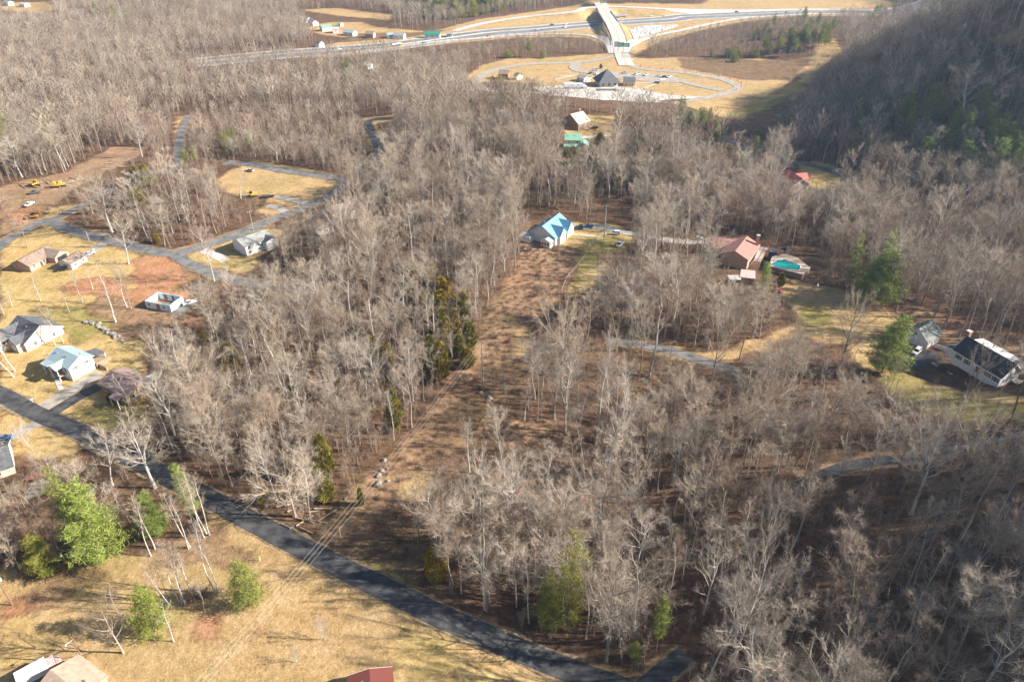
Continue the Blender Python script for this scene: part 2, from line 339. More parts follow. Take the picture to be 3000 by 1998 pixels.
def lay(t, poly, soft):
    xs = [p[0] for p in poly]; ys = [p[1] for p in poly]
    m = (GX > min(xs)-15) & (GX < max(xs)+15) & (GY > min(ys)-15) & (GY < max(ys)+15)
    if not m.any(): return
    s = soft*(1+GY[m]/400)
    k = 1-ss(sdf(GX[m], GY[m], poly)+nse[m]*soft/3, -s, s)
    for q in TYPES: W[q][m] *= (1-k)
    if t in W: W[t][m] += k
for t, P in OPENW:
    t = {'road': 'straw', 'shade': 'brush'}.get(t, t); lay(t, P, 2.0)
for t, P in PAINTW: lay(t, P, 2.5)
gv = np.stack([GX.ravel(), GY.ravel(), GZ.ravel()], 1)
ii = np.arange(nx*ny).reshape(ny, nx)
gf = np.stack([ii[:-1, :-1].ravel(), ii[:-1, 1:].ravel(), ii[1:, 1:].ravel(), ii[1:, :-1].ravel()], 1)
gme = bpy.data.meshes.new('ground'); gme.from_pydata(gv.tolist(), [], gf.tolist()); gme.update(); gme.shade_smooth()
for nm, (a, b, c) in {'mixa': ('lawn', 'straw', 'clay'), 'mixb': ('brush', 'green', 'gravel'), 'mixc': ('leaf', 'speck', 'mud')}.items():
    at = gme.attributes.new(nm, 'FLOAT_VECTOR', 'POINT')
    at.data.foreach_set('vector', np.stack([W[a].ravel(), W[b].ravel(), W[c].ravel()], 1).ravel())
gm = bpy.data.materials.new('ground'); gm.use_nodes = True; t = gm.node_tree; N = t.nodes; L = t.links
pb = N['Principled BSDF']; pb.inputs['Roughness'].default_value = 1; pb.inputs['Specular IOR Level'].default_value = .05
tc = N.new('ShaderNodeTexCoord')
def noise(scale, det=4, rough=.6):
    n = N.new('ShaderNodeTexNoise'); n.inputs['Scale'].default_value = scale; n.inputs['Detail'].default_value = det; n.inputs['Roughness'].default_value = rough
    L.new(tc.outputs['Object'], n.inputs['Vector']); return n.outputs['Fac']
def ramp(fac, cols):
    r = N.new('ShaderNodeValToRGB'); e = r.color_ramp.elements
    while len(e) < len(cols): e.new(.5)
    for i, (p, c) in enumerate(cols): e[i].position = p; e[i].color = (*c, 1)
    L.new(fac, r.inputs['Fac']); return r.outputs['Color']
def mixc(f, a, b, mode='MIX'):
    m = N.new('ShaderNodeMix'); m.data_type = 'RGBA'; m.blend_type = mode
    if isinstance(f, float): m.inputs['Factor'].default_value = f
    else: L.new(f, m.inputs['Factor'])
    L.new(a, m.inputs['A']); L.new(b, m.inputs['B']); return m.outputs['Result']
n1 = noise(.035, 5); n2 = noise(.6, 6, .75); n3 = noise(.15, 6, .7); n4 = noise(2.2, 5, .85)
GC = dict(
 shaded_floor=[(.30,(.055,.034,.022)),(.5,(.135,.080,.050)),(.7,(.25,.155,.095))],  # forest litter, its colour darkened to deepen the shade under the trees
 leaf=[(.30,(.13,.08,.045)),(.5,(.29,.18,.11)),(.7,(.46,.31,.185))],  # lighter copy of the same litter for the sunlit clearings
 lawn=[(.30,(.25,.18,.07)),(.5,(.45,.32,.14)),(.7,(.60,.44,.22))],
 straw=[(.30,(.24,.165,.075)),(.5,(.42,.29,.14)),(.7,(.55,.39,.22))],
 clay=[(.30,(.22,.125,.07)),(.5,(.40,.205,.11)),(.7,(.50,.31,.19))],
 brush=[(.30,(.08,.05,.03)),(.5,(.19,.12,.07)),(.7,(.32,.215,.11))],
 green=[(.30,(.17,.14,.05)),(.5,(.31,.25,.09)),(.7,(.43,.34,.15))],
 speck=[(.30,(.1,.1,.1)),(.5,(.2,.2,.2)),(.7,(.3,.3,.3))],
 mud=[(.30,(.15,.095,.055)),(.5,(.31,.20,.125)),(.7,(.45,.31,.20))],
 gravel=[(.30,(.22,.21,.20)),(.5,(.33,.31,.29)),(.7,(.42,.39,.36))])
mxn = N.new('ShaderNodeMath'); mxn.operation = 'ADD'
ma = N.new('ShaderNodeMath'); ma.operation = 'MULTIPLY'; ma.inputs[1].default_value = .45; L.new(n2, ma.inputs[0])
mb_ = N.new('ShaderNodeMath'); mb_.operation = 'MULTIPLY'; mb_.inputs[1].default_value = .55; L.new(n3, mb_.inputs[0])
L.new(ma.outputs[0], mxn.inputs[0]); L.new(mb_.outputs[0], mxn.inputs[1]); nn = mxn.outputs[0]
cur = ramp(nn, GC['shaded_floor'])
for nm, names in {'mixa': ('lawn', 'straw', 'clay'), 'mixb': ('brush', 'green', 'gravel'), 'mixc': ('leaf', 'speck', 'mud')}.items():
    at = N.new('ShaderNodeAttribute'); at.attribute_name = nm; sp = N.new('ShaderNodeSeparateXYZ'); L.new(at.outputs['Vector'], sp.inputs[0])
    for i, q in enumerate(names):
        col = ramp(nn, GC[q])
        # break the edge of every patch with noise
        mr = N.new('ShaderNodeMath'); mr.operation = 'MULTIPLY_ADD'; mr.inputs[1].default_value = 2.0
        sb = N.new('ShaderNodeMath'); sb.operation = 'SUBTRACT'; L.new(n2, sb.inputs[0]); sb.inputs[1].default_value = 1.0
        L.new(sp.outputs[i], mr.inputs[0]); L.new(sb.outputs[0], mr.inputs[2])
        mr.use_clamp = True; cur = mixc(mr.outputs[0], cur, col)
big = ramp(n1, [(.35, (.78, .82, .70)), (.5, (1, 1, 1)), (.65, (1.0, .92, .86))])
cur = mixc(.8, cur, big, 'MULTIPLY')
fine = ramp(n4, [(.34, (.55, .55, .55)), (.62, (1.1, 1.1, 1.1))]); cur = mixc(.8, cur, fine, 'MULTIPLY')
L.new(cur, pb.inputs['Base Color'])
bp = N.new('ShaderNodeBump'); bp.inputs['Strength'].default_value = .7; bp.inputs['Distance'].default_value = .5
L.new(n2, bp.inputs['Height']); L.new(bp.outputs['Normal'], pb.inputs['Normal'])
gme.materials.append(gm)
go = bpy.data.objects.new('ground', gme); COL.objects.link(go); tag(go, kind='structure')
# ---------------------------------------------------------------- pavements
ASPH = mat('asphalt', (.030,.032,.036), .85, (.082,.080,.080), .35, bump=.1)
ASPHO = mat('old_asphalt', (.10,.10,.105), .9, (.19,.18,.17), .3, bump=.1)
ASPHH = mat('highway_asphalt', (.13,.135,.145), .9, (.18,.18,.19), .05)
CONC = mat('concrete', (.38,.36,.33), .9, (.52,.48,.44), .15)
CONCD = mat('worn_concrete', (.24,.22,.19), .9, (.36,.32,.27), .3)
GRAV = mat('gravel', (.25,.24,.23), 1, (.38,.36,.34), .8)
WHITEP = mat('road_paint', (.7,.7,.68), .7); YELP = mat('yellow_paint', (.60,.42,.08), .7)
RM = {'country_road': ASPH, 'side_road': ASPH, 'bottom_road': ASPH, 'subdivision_road': ASPHO, 'forest_road': ASPHO, 'bend_road': ASPH, 'lower_street': ASPHO,
      'hill_driveway': ASPHO, 'back_drive': GRAV, 'valley_road': ASPHO}
VERGE = mat('road_verge', (.13,.09,.055), 1, (.29,.21,.12), .9, bump=.3)
for i, (k, (w_, C)) in enumerate(ROADS.items()): ribbon('verge', C, -w_/2-.7, w_/2+.7, .06+.002*i, VERGE, wob=.4)
for i, (k, (w_, C)) in enumerate(ROADS.items()): ribbon('road', C, -w_/2, w_/2, .12+.006*i, RM[k], wob=.05)
DM = {'concrete_drive': CONCD, 'asphalt_drive': ASPH, 'left_drive': CONCD, 'pale_drive': CONC, 'house_drive': CONCD, 'gravel_strip': GRAV,
      'gravel_spur': GRAV, 'corner_drive': CONCD, 'dark_drive': ASPH, 'far_drive': ASPHO, 'thin_drive': ASPHO, 'green_house_drive': CONC}
for i, (k, (w_, C)) in enumerate(DRIVES.items()): ribbon('driveway', C, -w_/2, w_/2, .08+.003*i, DM[k])
HC = hw(HWY, 6)
ribbon('highway', HC, -17, 17, .20, ASPHH, n=9)
for a_, b_ in ((-20.5, -16.9), (16.9, 20.5)): ribbon('highway_shoulder', HC, a_, b_, .215, CONC, n=3)
for o_ in (-15.6, 15.6): ribbon('road_marking', HC, o_-.25, o_+.25, .24, WHITEP, n=2)
for o_ in (-1.2, 1.2): ribbon('road_marking', HC, o_-.2, o_+.2, .24, YELP, n=2)
br = MB()
N_ = normals(HC)
for i in range(len(HC)-1):
    p, q = HC[i], HC[i+1]
    if i % 1 == 0: br.slab([(p[0]-N_[i][0]*.3, p[1]-N_[i][1]*.3, 1.0+gz(*p)), (q[0]-N_[i+1][0]*.3, q[1]-N_[i+1][1]*.3, 1.0+gz(*q)), (q[0]+N_[i+1][0]*.3, q[1]+N_[i+1][1]*.3, 1.0+gz(*q)), (p[0]+N_[i][0]*.3, p[1]+N_[i][1]*.3, 1.0+gz(*p))], .9)
tag(br.build('median_barrier', CONC), 'long concrete barrier down the middle of the highway', 'barrier')
dm = MB()
for lane in (-11.8, -8.2, -4.6, 4.6, 8.2, 11.8):
    for i in range(2, len(HC)-2, 2):
        p = HC[i]+N_[i]*lane; q = p+(HC[i+1]-HC[i])*.5
        n_ = N_[i]*.12
        dm.add([(p[0]-n_[0], p[1]-n_[1], gz(*p)+.25), (p[0]+n_[0], p[1]+n_[1], gz(*p)+.25), (q[0]+n_[0], q[1]+n_[1], gz(*q)+.25), (q[0]-n_[0], q[1]-n_[1], gz(*q)+.25)], [(3,2,1,0)])
tag(dm.build('lane_marking', WHITEP), kind='structure')
ribbon('ramp', LOWRAMP, -4, 4, .32, CONC); ribbon('ramp', RIGHTRAMP, -4.5, 4.5, .34, CONC)
ribbon('ramp', hw(UPL, 5), -5.5, 5.5, .28, CONC); ribbon('ramp', hw(UPR, 5), -5.5, 5.5, .30, CONC)
ribbon('ramp', LOOP, -4, 4, .22, CONCD); ribbon('ramp', WESTLOOP, -4, 4, .24, CONCD)
ribbon('road', INNER, -4, 4, .26, CONCD); ribbon('road', PARKROAD, -5, 5, .27, CONCD)
def poly_sheet(name, px, off, m):
    P = [tuple(r[:2]) for r in world([p[0] for p in px], [p[1] for p in px])]
    xs = [p[0] for p in P]; ys = [p[1] for p in P]
    import mathutils
    from mathutils.geometry import delaunay_2d_cdt
    pts = list(P); g = 5.0
    for x in np.arange(min(xs), max(xs), g):
        for y in np.arange(min(ys), max(ys), g):
            if in_poly(np.array([x]), np.array([y]), P)[0]: pts.append((x, y))
    n = len(P)
    r = delaunay_2d_cdt([Vector(p) for p in pts], [(i, (i+1) % n) for i in range(n)], [list(range(n))], 1, 1e-4)
    vs = [(v.x, v.y, gz(v.x, v.y)+off) for v in r[0]]
    me = bpy.data.meshes.new(name); me.from_pydata(vs, [], [tuple(f) for f in r[2]]); me.materials.append(m); me.update()
    if me.polygons[0].normal.z < 0: me.flip_normals()
    o = bpy.data.objects.new(name, me); COL.objects.link(o); return tag(o, kind='structure')
poly_sheet('parking_lot', [(1560,256),(1640,252),(1700,257),(1820,256),(1890,266),(1960,280),(2040,284),(2090,284),(2050,292),(1985,303),(1880,300),(1760,294),(1600,280)], .18, CONC)
poly_sheet('parking_lot', [(1735,206),(1790,210),(1830,214),(1960,222),(2010,236),(1990,244),(1930,242),(1830,234),(1745,222)], .19, CONCD)
poly_sheet('grass_island', [(1925,297),(1975,292),(2028,292),(1990,298),(1940,301)], .24, gm)
WALK = mat('walkway', (.45,.42,.38), .9)
for L_ in ([(1640,244),(1700,243),(1780,252),(1860,250)], [(1845,250),(1875,263)], [(1878,263),(1925,245)], [(1862,245),(1935,240)], [(1640,225),(1680,222)], [(1625,235),(1690,220)], [(1690,246),(1752,222)]):
    ribbon('walkway', smooth_line(pxline(L_), 3), -1, 1, .15, WALK, n=3)
ribbon('walkway', smooth_line(pxline([(160,1095),(168,1115),(180,1143)]), 2), -.8, .8, .12, WALK, n=3)
ribbon('walkway', smooth_line(pxline([(1680,687),(1710,690),(1760,694)]), 2), -.6, .6, .12, WALK, n=3)
ribbon('walkway', smooth_line(pxline([(2730,1062),(2760,1080),(2790,1098)]), 2), -.6, .6, .12, WALK, n=3)
# crossing road, bridge, guard rails
Cz = np.interp(CROSSL[:, 1], [c[1] for c in CROSS], [c[2] for c in CROSS])
base = tz(CROSSL[:, 0], CROSSL[:, 1])
Cz = np.maximum(base, np.where((CROSSL[:, 1] > 850) & (CROSSL[:, 1] < 973), 7.1, base))
ribbon('crossing_road', CROSSL, -7.2, 7.2, .45, CONC, zs=Cz, n=3)
for o_ in (-.4, .4): ribbon('road_marking', CROSSL, o_-.15, o_+.15, .50, YELP, zs=Cz, n=2)
bri = empty('overpass_bridge', (0, 0, 0), 0, 'pale concrete overpass carrying the crossing road over the highway', 'bridge')
m_ = MB(); m_.box(103.2, 119, 868, 941, 6.2, 7.35); m_.build('deck', CONCD, bri)
for x in (103.2, 118.7): MB().box(x, x+.3, 868, 941, 7.35, 8.35).build('parapet', CONC, bri)
m_ = MB()
for x in (104, 108, 115, 119): m_.box(x-.5, x+.5, 901.5, 902.5, -1, 5.6)
m_.box(103, 120, 901.2, 902.8, 5.4, 6.2); m_.build('pier', CONCD, bri)
for y in (866, 941): MB().box(102, 121, y, y+2, 0, 6.9).build('abutment', CONCD, bri)
STEEL = mat('galvanised_steel', (.42,.45,.48), .45, metal=.6, spec=.5)
def rail(C, side, zs=None):
    Nn = normals(C); mm = MB(); pts = []
    for i in range(len(C)):
        p = C[i]+Nn[i]*side; pts.append((p[0], p[1], (gz(*p) if zs is None else zs[i])+.35))
    for i in range(len(pts)-1):
        a, b = pts[i], pts[i+1]; mm.add([(a[0],a[1],a[2]+.35),(b[0],b[1],b[2]+.35),(b[0],b[1],b[2]+.75),(a[0],a[1],a[2]+.75),(a[0]+.1,a[1]+.1,a[2]+.35),(b[0]+.1,b[1]+.1,b[2]+.35),(b[0]+.1,b[1]+.1,b[2]+.75),(a[0]+.1,a[1]+.1,a[2]+.75)],[(0,1,2,3),(7,6,5,4),(3,2,6,7),(0,4,5,1)])
        if i % 2 == 0: mm.box(a[0]-.08, a[0]+.08, a[1]-.08, a[1]+.08, a[2]-.8, a[2]+.6)
    return mm.build('guard_rail', STEEL)
half = [i for i in range(len(CROSSL)) if 760 < CROSSL[i][1] < 866]; 
for s_, t_ in ((-7.8, 'steel guard rail along the right side of the crossing road'), (7.8, 'steel guard rail along the left side of the crossing road')):
    tag(rail(CROSSL[half], s_, Cz[half]), t_, 'guard rail', 'guard rails at the interchange')
tag(rail(LOWRAMP[len(LOWRAMP)//2:], -5), 'steel guard rail round the outside of the curved left ramp', 'guard rail', 'guard rails at the interchange')
tag(rail(RIGHTRAMP[:len(RIGHTRAMP)//2+6], -5.6), 'steel guard rail along the lower edge of the right ramp', 'guard rail', 'guard rails at the interchange')
# ---------------------------------------------------------------- buildings
GLASS = mat('window_glass', (.02,.03,.04), .08, spec=.8)
WFR = mat('white_trim', (.75,.74,.72), .6); WOODT = mat('bare_wood', (.50,.33,.16), .8, (.38,.24,.11), 3)
DOORM = mat('dark_door', (.10,.05,.035), .6); STEELV = mat('vent_metal', (.30,.30,.31), .5, metal=.4); BRICK = mat('brick', (.25,.11,.07), .9, (.33,.17,.11), 4)
WHITE = mat('white_siding', (.70,.70,.69), .7, (.62,.62,.62), 1.0); CREAM = mat('cream_siding', (.58,.51,.42), .8, (.50,.44,.36), 1.0)
STONE = mat('stone_wall', (.36,.26,.17), .95, (.20,.14,.10), 1.8, bump=.4); PEACH = mat('tan_brick', (.47,.33,.25), .9, (.40,.27,.20), 2)
def shingle(name, c, c2): return mat(name, c, .9, c2, .9, bump=.25)
def panelmat(name, c, rough=.35, metal=.35, c2=None):
    m = mat(name, c, rough, metal=metal, spec=.5); t = m.node_tree; N = t.nodes; L = t.links
    tc = N.new('ShaderNodeTexCoord'); wv = N.new('ShaderNodeTexWave'); wv.inputs['Scale'].default_value = 1.0; wv.bands_direction = 'X'
    L.new(tc.outputs['Object'], wv.inputs['Vector']); bp = N.new('ShaderNodeBump'); bp.inputs['Strength'].default_value = .35; bp.inputs['Distance'].default_value = .05
    L.new(wv.outputs['Fac'], bp.inputs['Height']); L.new(bp.outputs['Normal'], N['Principled BSDF'].inputs['Normal']); return m
def window(par, c, ax, w_=1.1, h_=1.3, frame=None, shut=None):
    """c = centre on the wall face; ax = outward axis ('x+','x-','y+','y-')"""
    frame = frame or WFR; s = 1 if ax[1] == '+' else -1; d = .06
    def bx(m, a0, a1, z0, z1, p0, p1):
        lo, hi = sorted((s*p0, s*p1))
        if ax[0] == 'y': m.box(c[0]+a0, c[0]+a1, c[1]+lo, c[1]+hi, c[2]+z0, c[2]+z1)
        else: m.box(c[0]+lo, c[0]+hi, c[1]+a0, c[1]+a1, c[2]+z0, c[2]+z1)
    m = MB(); t = .10
    bx(m, -w_/2-t, -w_/2, -h_/2-t, h_/2+t, -.02, d); bx(m, w_/2, w_/2+t, -h_/2-t, h_/2+t, -.02, d)
    bx(m, -w_/2, w_/2, h_/2, h_/2+t, -.02, d); bx(m, -w_/2, w_/2, -h_/2-t, -h_/2, -.02, d); bx(m, -w_/2, w_/2, -.035, .035, -.02, d)
    f = m.build('window', frame, par); p = MB(); bx(p, -w_/2, w_/2, -h_/2, h_/2, -.02, .025); p.build('pane', GLASS, f)
    if shut:
        for q in (-1, 1):
            k = MB(); a = q*(w_/2+t+.03); lo, hi = sorted((a, a+q*.4)); bx(k, lo, hi, -h_/2-.05, h_/2+.05, -.02, .05); k.build('shutter', shut, f)
def door(par, c, ax, w_=1.0, h_=2.1, m=None, name='door'):
    s = 1 if ax[1] == '+' else -1; k = MB(); lo, hi = sorted((-.02*s, .07*s))
    if ax[0] == 'y': k.box(c[0]-w_/2, c[0]+w_/2, c[1]+lo, c[1]+hi, c[2], c[2]+h_)
    else: k.box(c[0]+lo, c[0]+hi, c[1]-w_/2, c[1]+w_/2, c[2], c[2]+h_)
    return k.build(name, m or DOORM, par)
def gable(par, L, Wd, hr, he, wm, rm, oh=.45, x0=None, x1=None, thick=.2, yc=0.0, zb=-1.5):
    if x0 is None: x0, x1 = -L/2, L/2
    hw_ = Wd/2; sl = (hr-he)/hw_; yo = hw_-oh; ze = he+sl*oh-thick-.03; zr = hr-thick-.03
    m = MB(); prof = [(-yo, zb), (yo, zb), (yo, ze), (0, zr), (-yo, ze)]; n = 5
    vs = [(x0+oh, yc+y, z) for y, z in prof]+[(x1-oh, yc+y, z) for y, z in prof]
    m.add(vs, [(4,3,2,1,0), (5,6,7,8,9)]+[(i, (i+1) % n, (i+1) % n+n, i+n) for i in range(n)])
    wl = m.build('wall', wm, par)
    r = MB()
    for s in (-1, 1):
        q = [(x0, yc, hr), (x1, yc, hr), (x1, yc+s*hw_, he), (x0, yc+s*hw_, he)]
        if s > 0: q = q[::-1]
        r.slab(q[::-1], thick)
    rf = r.build('roof', rm, par)
    return wl, rf, yo, ze
def wing(par, xc, s, Wd, length, hr, he, wm, rm, oh=.4, y0=0.0, thick=.2, zb=-1.5):
    hw_ = Wd/2; sl = (hr-he)/hw_; xo = hw_-oh; ze = he+sl*oh-thick-.03; zr = hr-thick-.03; y1 = s*length
    m = MB(); prof = [(-xo, zb), (xo, zb), (xo, ze), (0, zr), (-xo, ze)]; n = 5
    ya, yb = y0+s*.5, y1-s*oh
    vs = [(xc+x, ya, z) for x, z in prof]+[(xc+x, yb, z) for x, z in prof]
    m.add(vs, [(4,3,2,1,0), (5,6,7,8,9)]+[(i, (i+1) % n, (i+1) % n+n, i+n) for i in range(n)]); m.build('wall', wm, par)
    r = MB()
    for q in (-1, 1): r.slab([(xc, y0, hr), (xc, y1, hr), (xc+q*hw_, y1, he), (xc+q*hw_, y0, he)], thick)
    r.build('roof', rm, par); return xo, yb
def autowin(par, L, yo, he, oh=.45, sides='y-,x+', step=3.4, z=1.7, shut=None, frame=None, two=False, w_=1.1, h_=1.25):
    zs = [z]+([z+2.7] if two else [])
    for zz in zs:
        if 'y-' in sides or 'y+' in sides:
            n = max(1, int((L-2)/step)); 
            for i in range(n):
                x = -L/2+(i+.5)*L/n
                for s in ('y-', 'y+'):
                    if s in sides: window(par, (x, yo if s == 'y+' else -yo, zz), s, w_, h_, frame, shut)
        for s in ('x-', 'x+'):
            if s in sides:
                for y in (-yo*.5, yo*.5): window(par, ((L/2-oh) if s == 'x+' else -(L/2-oh), y, zz), s, w_, h_, frame, shut)
def trim(par, L, Wd, hr, he, m, t=.28):
    for x in (-L/2-.05, L/2):
        k = MB()
        for s in (-1, 1):
            a = [(x, 0, hr+.02), (x, s*Wd/2, he+.02), (x, s*Wd/2, he-t), (x, 0, hr-t)]
            k.add(a+[(p[0]+.05, p[1], p[2]) for p in a], [(0,1,2,3), (7,6,5,4), (0,4,5,1), (1,5,6,2), (2,6,7,3), (3,7,4,0)])
        k.build('fascia', m, par)
def ridge_house(name, label, r1, r2, hr, he, Wd, wm, rm, **kw):
    p = wp(*r1, hr); q = wp(*r2, hr); c = ((p[0]+q[0])/2, (p[1]+q[1])/2)
    rz = math.atan2(q[1]-p[1], q[0]-p[0]); L = math.hypot(q[0]-p[0], q[1]-p[1])
    o = empty(name, (c[0], c[1], gz(*c)), rz, label, kw.get('cat', 'house'), kw.get('group'))
    wl, rf, yo, ze = gable(o, L, Wd, hr, he, wm, rm)
    if kw.get('trim', True): trim(o, L, Wd, hr, he, kw.get('tm', WFR))
    for fx_, fy_ in ((-.3, -.35), (.12, -.3), (.3, .4)):
        y_ = fy_*Wd/2; z_ = hr-(hr-he)*abs(fy_); k = MB(); k.lathe([(.16, -.1), (.16, .45), (.26, .5), (.2, .62)], (fx_*L, y_, z_), 6); k.build('roof_vent', STEELV, o)
    return o, L, yo
def chimney(par, x, y, z0, z1, m, w_=.9):
    a = MB(); a.box(x-w_/2, x+w_/2, y-w_/2, y+w_/2, z0, z1); c = a.build('chimney', m, par)
    b = MB(); b.box(x-w_/2-.1, x+w_/2+.1, y-w_/2-.1, y+w_/2+.1, z1+.003, z1+.18); b.build('cap', CONC, c)
SLATE = shingle('slate_shingle', (.075,.08,.09), (.12,.125,.135)); DARKR = shingle('black_shingle', (.028,.032,.042), (.05,.055,.065))
BROWNR = shingle('brown_shingle', (.20,.145,.115), (.28,.21,.165)); MAUVE = shingle('mauve_shingle', (.26,.175,.15), (.34,.245,.21))
GREYR = shingle('grey_shingle', (.22,.225,.21), (.30,.30,.285)); REDR = shingle('red_shingle', (.27,.13,.11), (.34,.18,.15))
GARR = shingle('weathered_grey_shingle', (.14,.155,.15), (.24,.25,.235)); TANR = shingle('tan_shingle', (.40,.35,.30), (.48,.43,.37))
BLUEM = panelmat('blue_metal_roof', (.17,.37,.51), .42, .15); LBLUE = panelmat('pale_blue_metal_roof', (.34,.44,.47), .4, .2)
GREENM = panelmat('green_metal_roof', (.20,.40,.29), .45, .1); REDM = panelmat('red_metal_roof', (.46,.09,.085), .45, .1)
DECK = mat('weathered_deck', (.42,.38,.32), .9, (.33,.29,.25), 3)
# grey-roofed cream house, left edge
o, L, yo = ridge_house('slate_roof_house', 'cream brick house with dark slate gabled roof at the left edge above the blue roof', (50,923), (117,954), 7.5, 3.2, 15, CREAM, SLATE)
wing(o, -L*.28, -1, 9, 13, 6.6, 3.0, CREAM, SLATE); wing(o, L*.18, -1, 6, 9.5, 5.6, 3.6, CREAM, SLATE)
autowin(o, L, yo, 3.2, sides='y+,x+'); door(o, (L*.18, -9.1, 0), 'y-', 2.6, 2.3, WFR, 'garage_door'); window(o, (-L*.28, -12.6, 1.6), 'y-', 1.8, 1.4)
# light blue metal roof house
o, L, yo = ridge_house('blue_roof_house', 'two-storey white house with pale blue metal roof and two white garage doors', (165,1015.5), (231,1045), 7.6, 5.2, 9.6, WHITE, LBLUE)
wing(o, .8, -1, 4.6, 7.4, 6.4, 5.0, WHITE, LBLUE, zb=4.6)
RS = mat('red_shutter', (.42,.10,.07), .7); CONCW = mat('white_door', (.72,.71,.69), .5)
for y in (-2.1, 2.1): door(o, (L/2-.45, y, .05), 'x+', 3.2, 2.4, CONCW, 'garage_door'); window(o, (L/2-.45, y, 4.2), 'x+', 1.0, 1.0, None, RS)
for x in (-3.6, -1.6, 3.4): window(o, (x, -yo, 3.6), 'y-', 1.0, 1.4); window(o, (x, yo, 3.6), 'y+', 1.0, 1.3)
door(o, (.8, -yo, 2.4), 'y-', 1.1, 2.1)
pm = MB(); pm.box(-L/2+.6, 3.4, -yo-2.4, -yo-.01, 2.0, 2.2); pm.build('porch_floor', CONCD, o)
for x in (-L/2+.8, -2.2, -1.2, 2.6): a = MB(); a.box(x-.11, x+.11, -yo-2.4, -yo-2.18, -1, 5.0); a.build('porch_post', WFR, o)
a = MB(); a.slab([(-L/2+.2, -yo-.3, 5.3), (-L/2+.2, -yo-2.8, 4.75), (-1.8, -yo-2.8, 4.75), (-1.8, -yo-.3, 5.3)], .12); a.build('porch_roof', LBLUE, o)
a = MB(); a.slab([(.5, yo-.2, 5.0), (L/2-.2, yo-.2, 5.0), (L/2-.2, yo+4.6, 4.2), (.5, yo+4.6, 4.2)], .16); a.build('annex_roof', SLATE, o)
for x in (.8, L/2-.5): a = MB(); a.box(x-.12, x+.12, yo+4.2, yo+4.44, 2.4, 4.05); a.build('porch_post', WFR, o)
a = MB(); a.box(.5, L/2+.4, yo+.01, yo+5.4, -1, 2.3); a.build('terrace', STONE, o)
a = MB(); a.box(L/2-.2, L/2+4.6, yo+.6, yo+1.2, -1, 1.7); a.build('retaining_wall', STONE, o)
# mauve roof stone house
o, L, yo = ridge_house('mauve_roof_house', 'stone house with low mauve shingle roof beside the shaded asphalt drive', (322,1086), (403,1124), 6.0, 4.2, 10.6, STONE, MAUVE, trim=False)
a = MB(); a.slab([(L*.14, -yo-2.9, 3.6), (L*.44, -yo-2.9, 3.6), (L*.44, -yo+.2, 4.5), (L*.14, -yo+.2, 4.5)], .18); a.build('porch_roof', MAUVE, o)
for x in (L*.16, L*.42): a = MB(); a.box(x-.12, x+.12, -yo-2.7, -yo-2.46, -1, 3.55); a.build('porch_post', WFR, o)
autowin(o, L, yo, 4.2, sides='y-,x+', z=2.4, step=4.2); door(o, (L*.22, -yo, .4), 'y-')
a = MB(); a.slab([(L*.2, yo-.1, 4.0), (L*.47, yo-.1, 4.0), (L*.47, yo+3.4, 3.4), (L*.2, yo+3.4, 3.4)], .12); a.build('awning', panelmat('white_metal', (.7,.74,.76), .4, .2), o)
# unroofed blue-white block house
A, B, C_ = wp(430,902), wp(503,915), wp(537,893)
rz = math.atan2(B[1]-A[1], B[0]-A[0]); L = math.hypot(B[0]-A[0], B[1]-A[1]); Wd = abs(-(C_[0]-B[0])*math.sin(rz)+(C_[1]-B[1])*math.cos(rz)); Wd = max(Wd, 7.5)
o = empty('unfinished_house', (A[0], A[1], gz(*A)), rz, 'roofless pale blue foam block walls of a house under construction with timber braces', 'building site')
FOAM = mat('foam_block', (.58,.70,.76), .8, (.66,.76,.80), 1.5); h = 3.2
for nm, (a_, b_, c_, d_) in {'f': (0, L, 0, .3), 'b': (0, L, Wd-.3, Wd), 'l': (0, .3, .303, Wd-.303), 'r': (L-.3, L, .303, Wd-.303)}.items():
    a = MB(); a.box(a_, b_, c_, d_, -.5, h); a.build('wall', FOAM, o)
a = MB(); a.box(.3, L-.3, .3, Wd-.3, -.5, .12); a.build('floor_slab', CONCD, o)
def braced(c, s, w_, h_):
    m = MB(); y0, y1 = sorted((0, s*.08)); c0 = c
    for x in (-w_/2, -.06, w_/2-.12): m.box(c[0]+x, c[0]+x+.12, c[1]+y0, c[1]+y1, c[2], c[2]+h_)
    m.box(c[0]-w_/2-.002, c[0]+w_/2+.002, c[1]+y0*1.1, c[1]+y1*1.1, c[2]-.05, c[2]+.08); m.box(c[0]-w_/2-.002, c[0]+w_/2+.002, c[1]+y0*1.1, c[1]+y1*1.1, c[2]+h_-.08, c[2]+h_+.05)
    f = m.build('window', WOODT, o); p = MB(); p.box(c[0]-w_/2, c[0]+w_/2, c[1]-.005 if s < 0 else c[1]-.02, c[1]+.02 if s < 0 else c[1]+.005, c[2], c[2]+h_)
    k = p.build('pane', mat('opening', (.30,.17,.08), .9), f)
for x, w_, z_, hh in ((.15*L, .9, 1.3, 1.1), (.5*L, 1.6, .3, 2.3), (.74*L, .8, 1.3, 1.0)): braced((x, -.005, z_), -1, w_, hh)
for x, w_, z_, hh in ((.3*L, 1.7, .6, 2.2), (.6*L, 1.0, .8, 2.0), (.86*L, .9, 1.4, 1.2)): braced((x, Wd-.305, z_), -1, w_, hh)
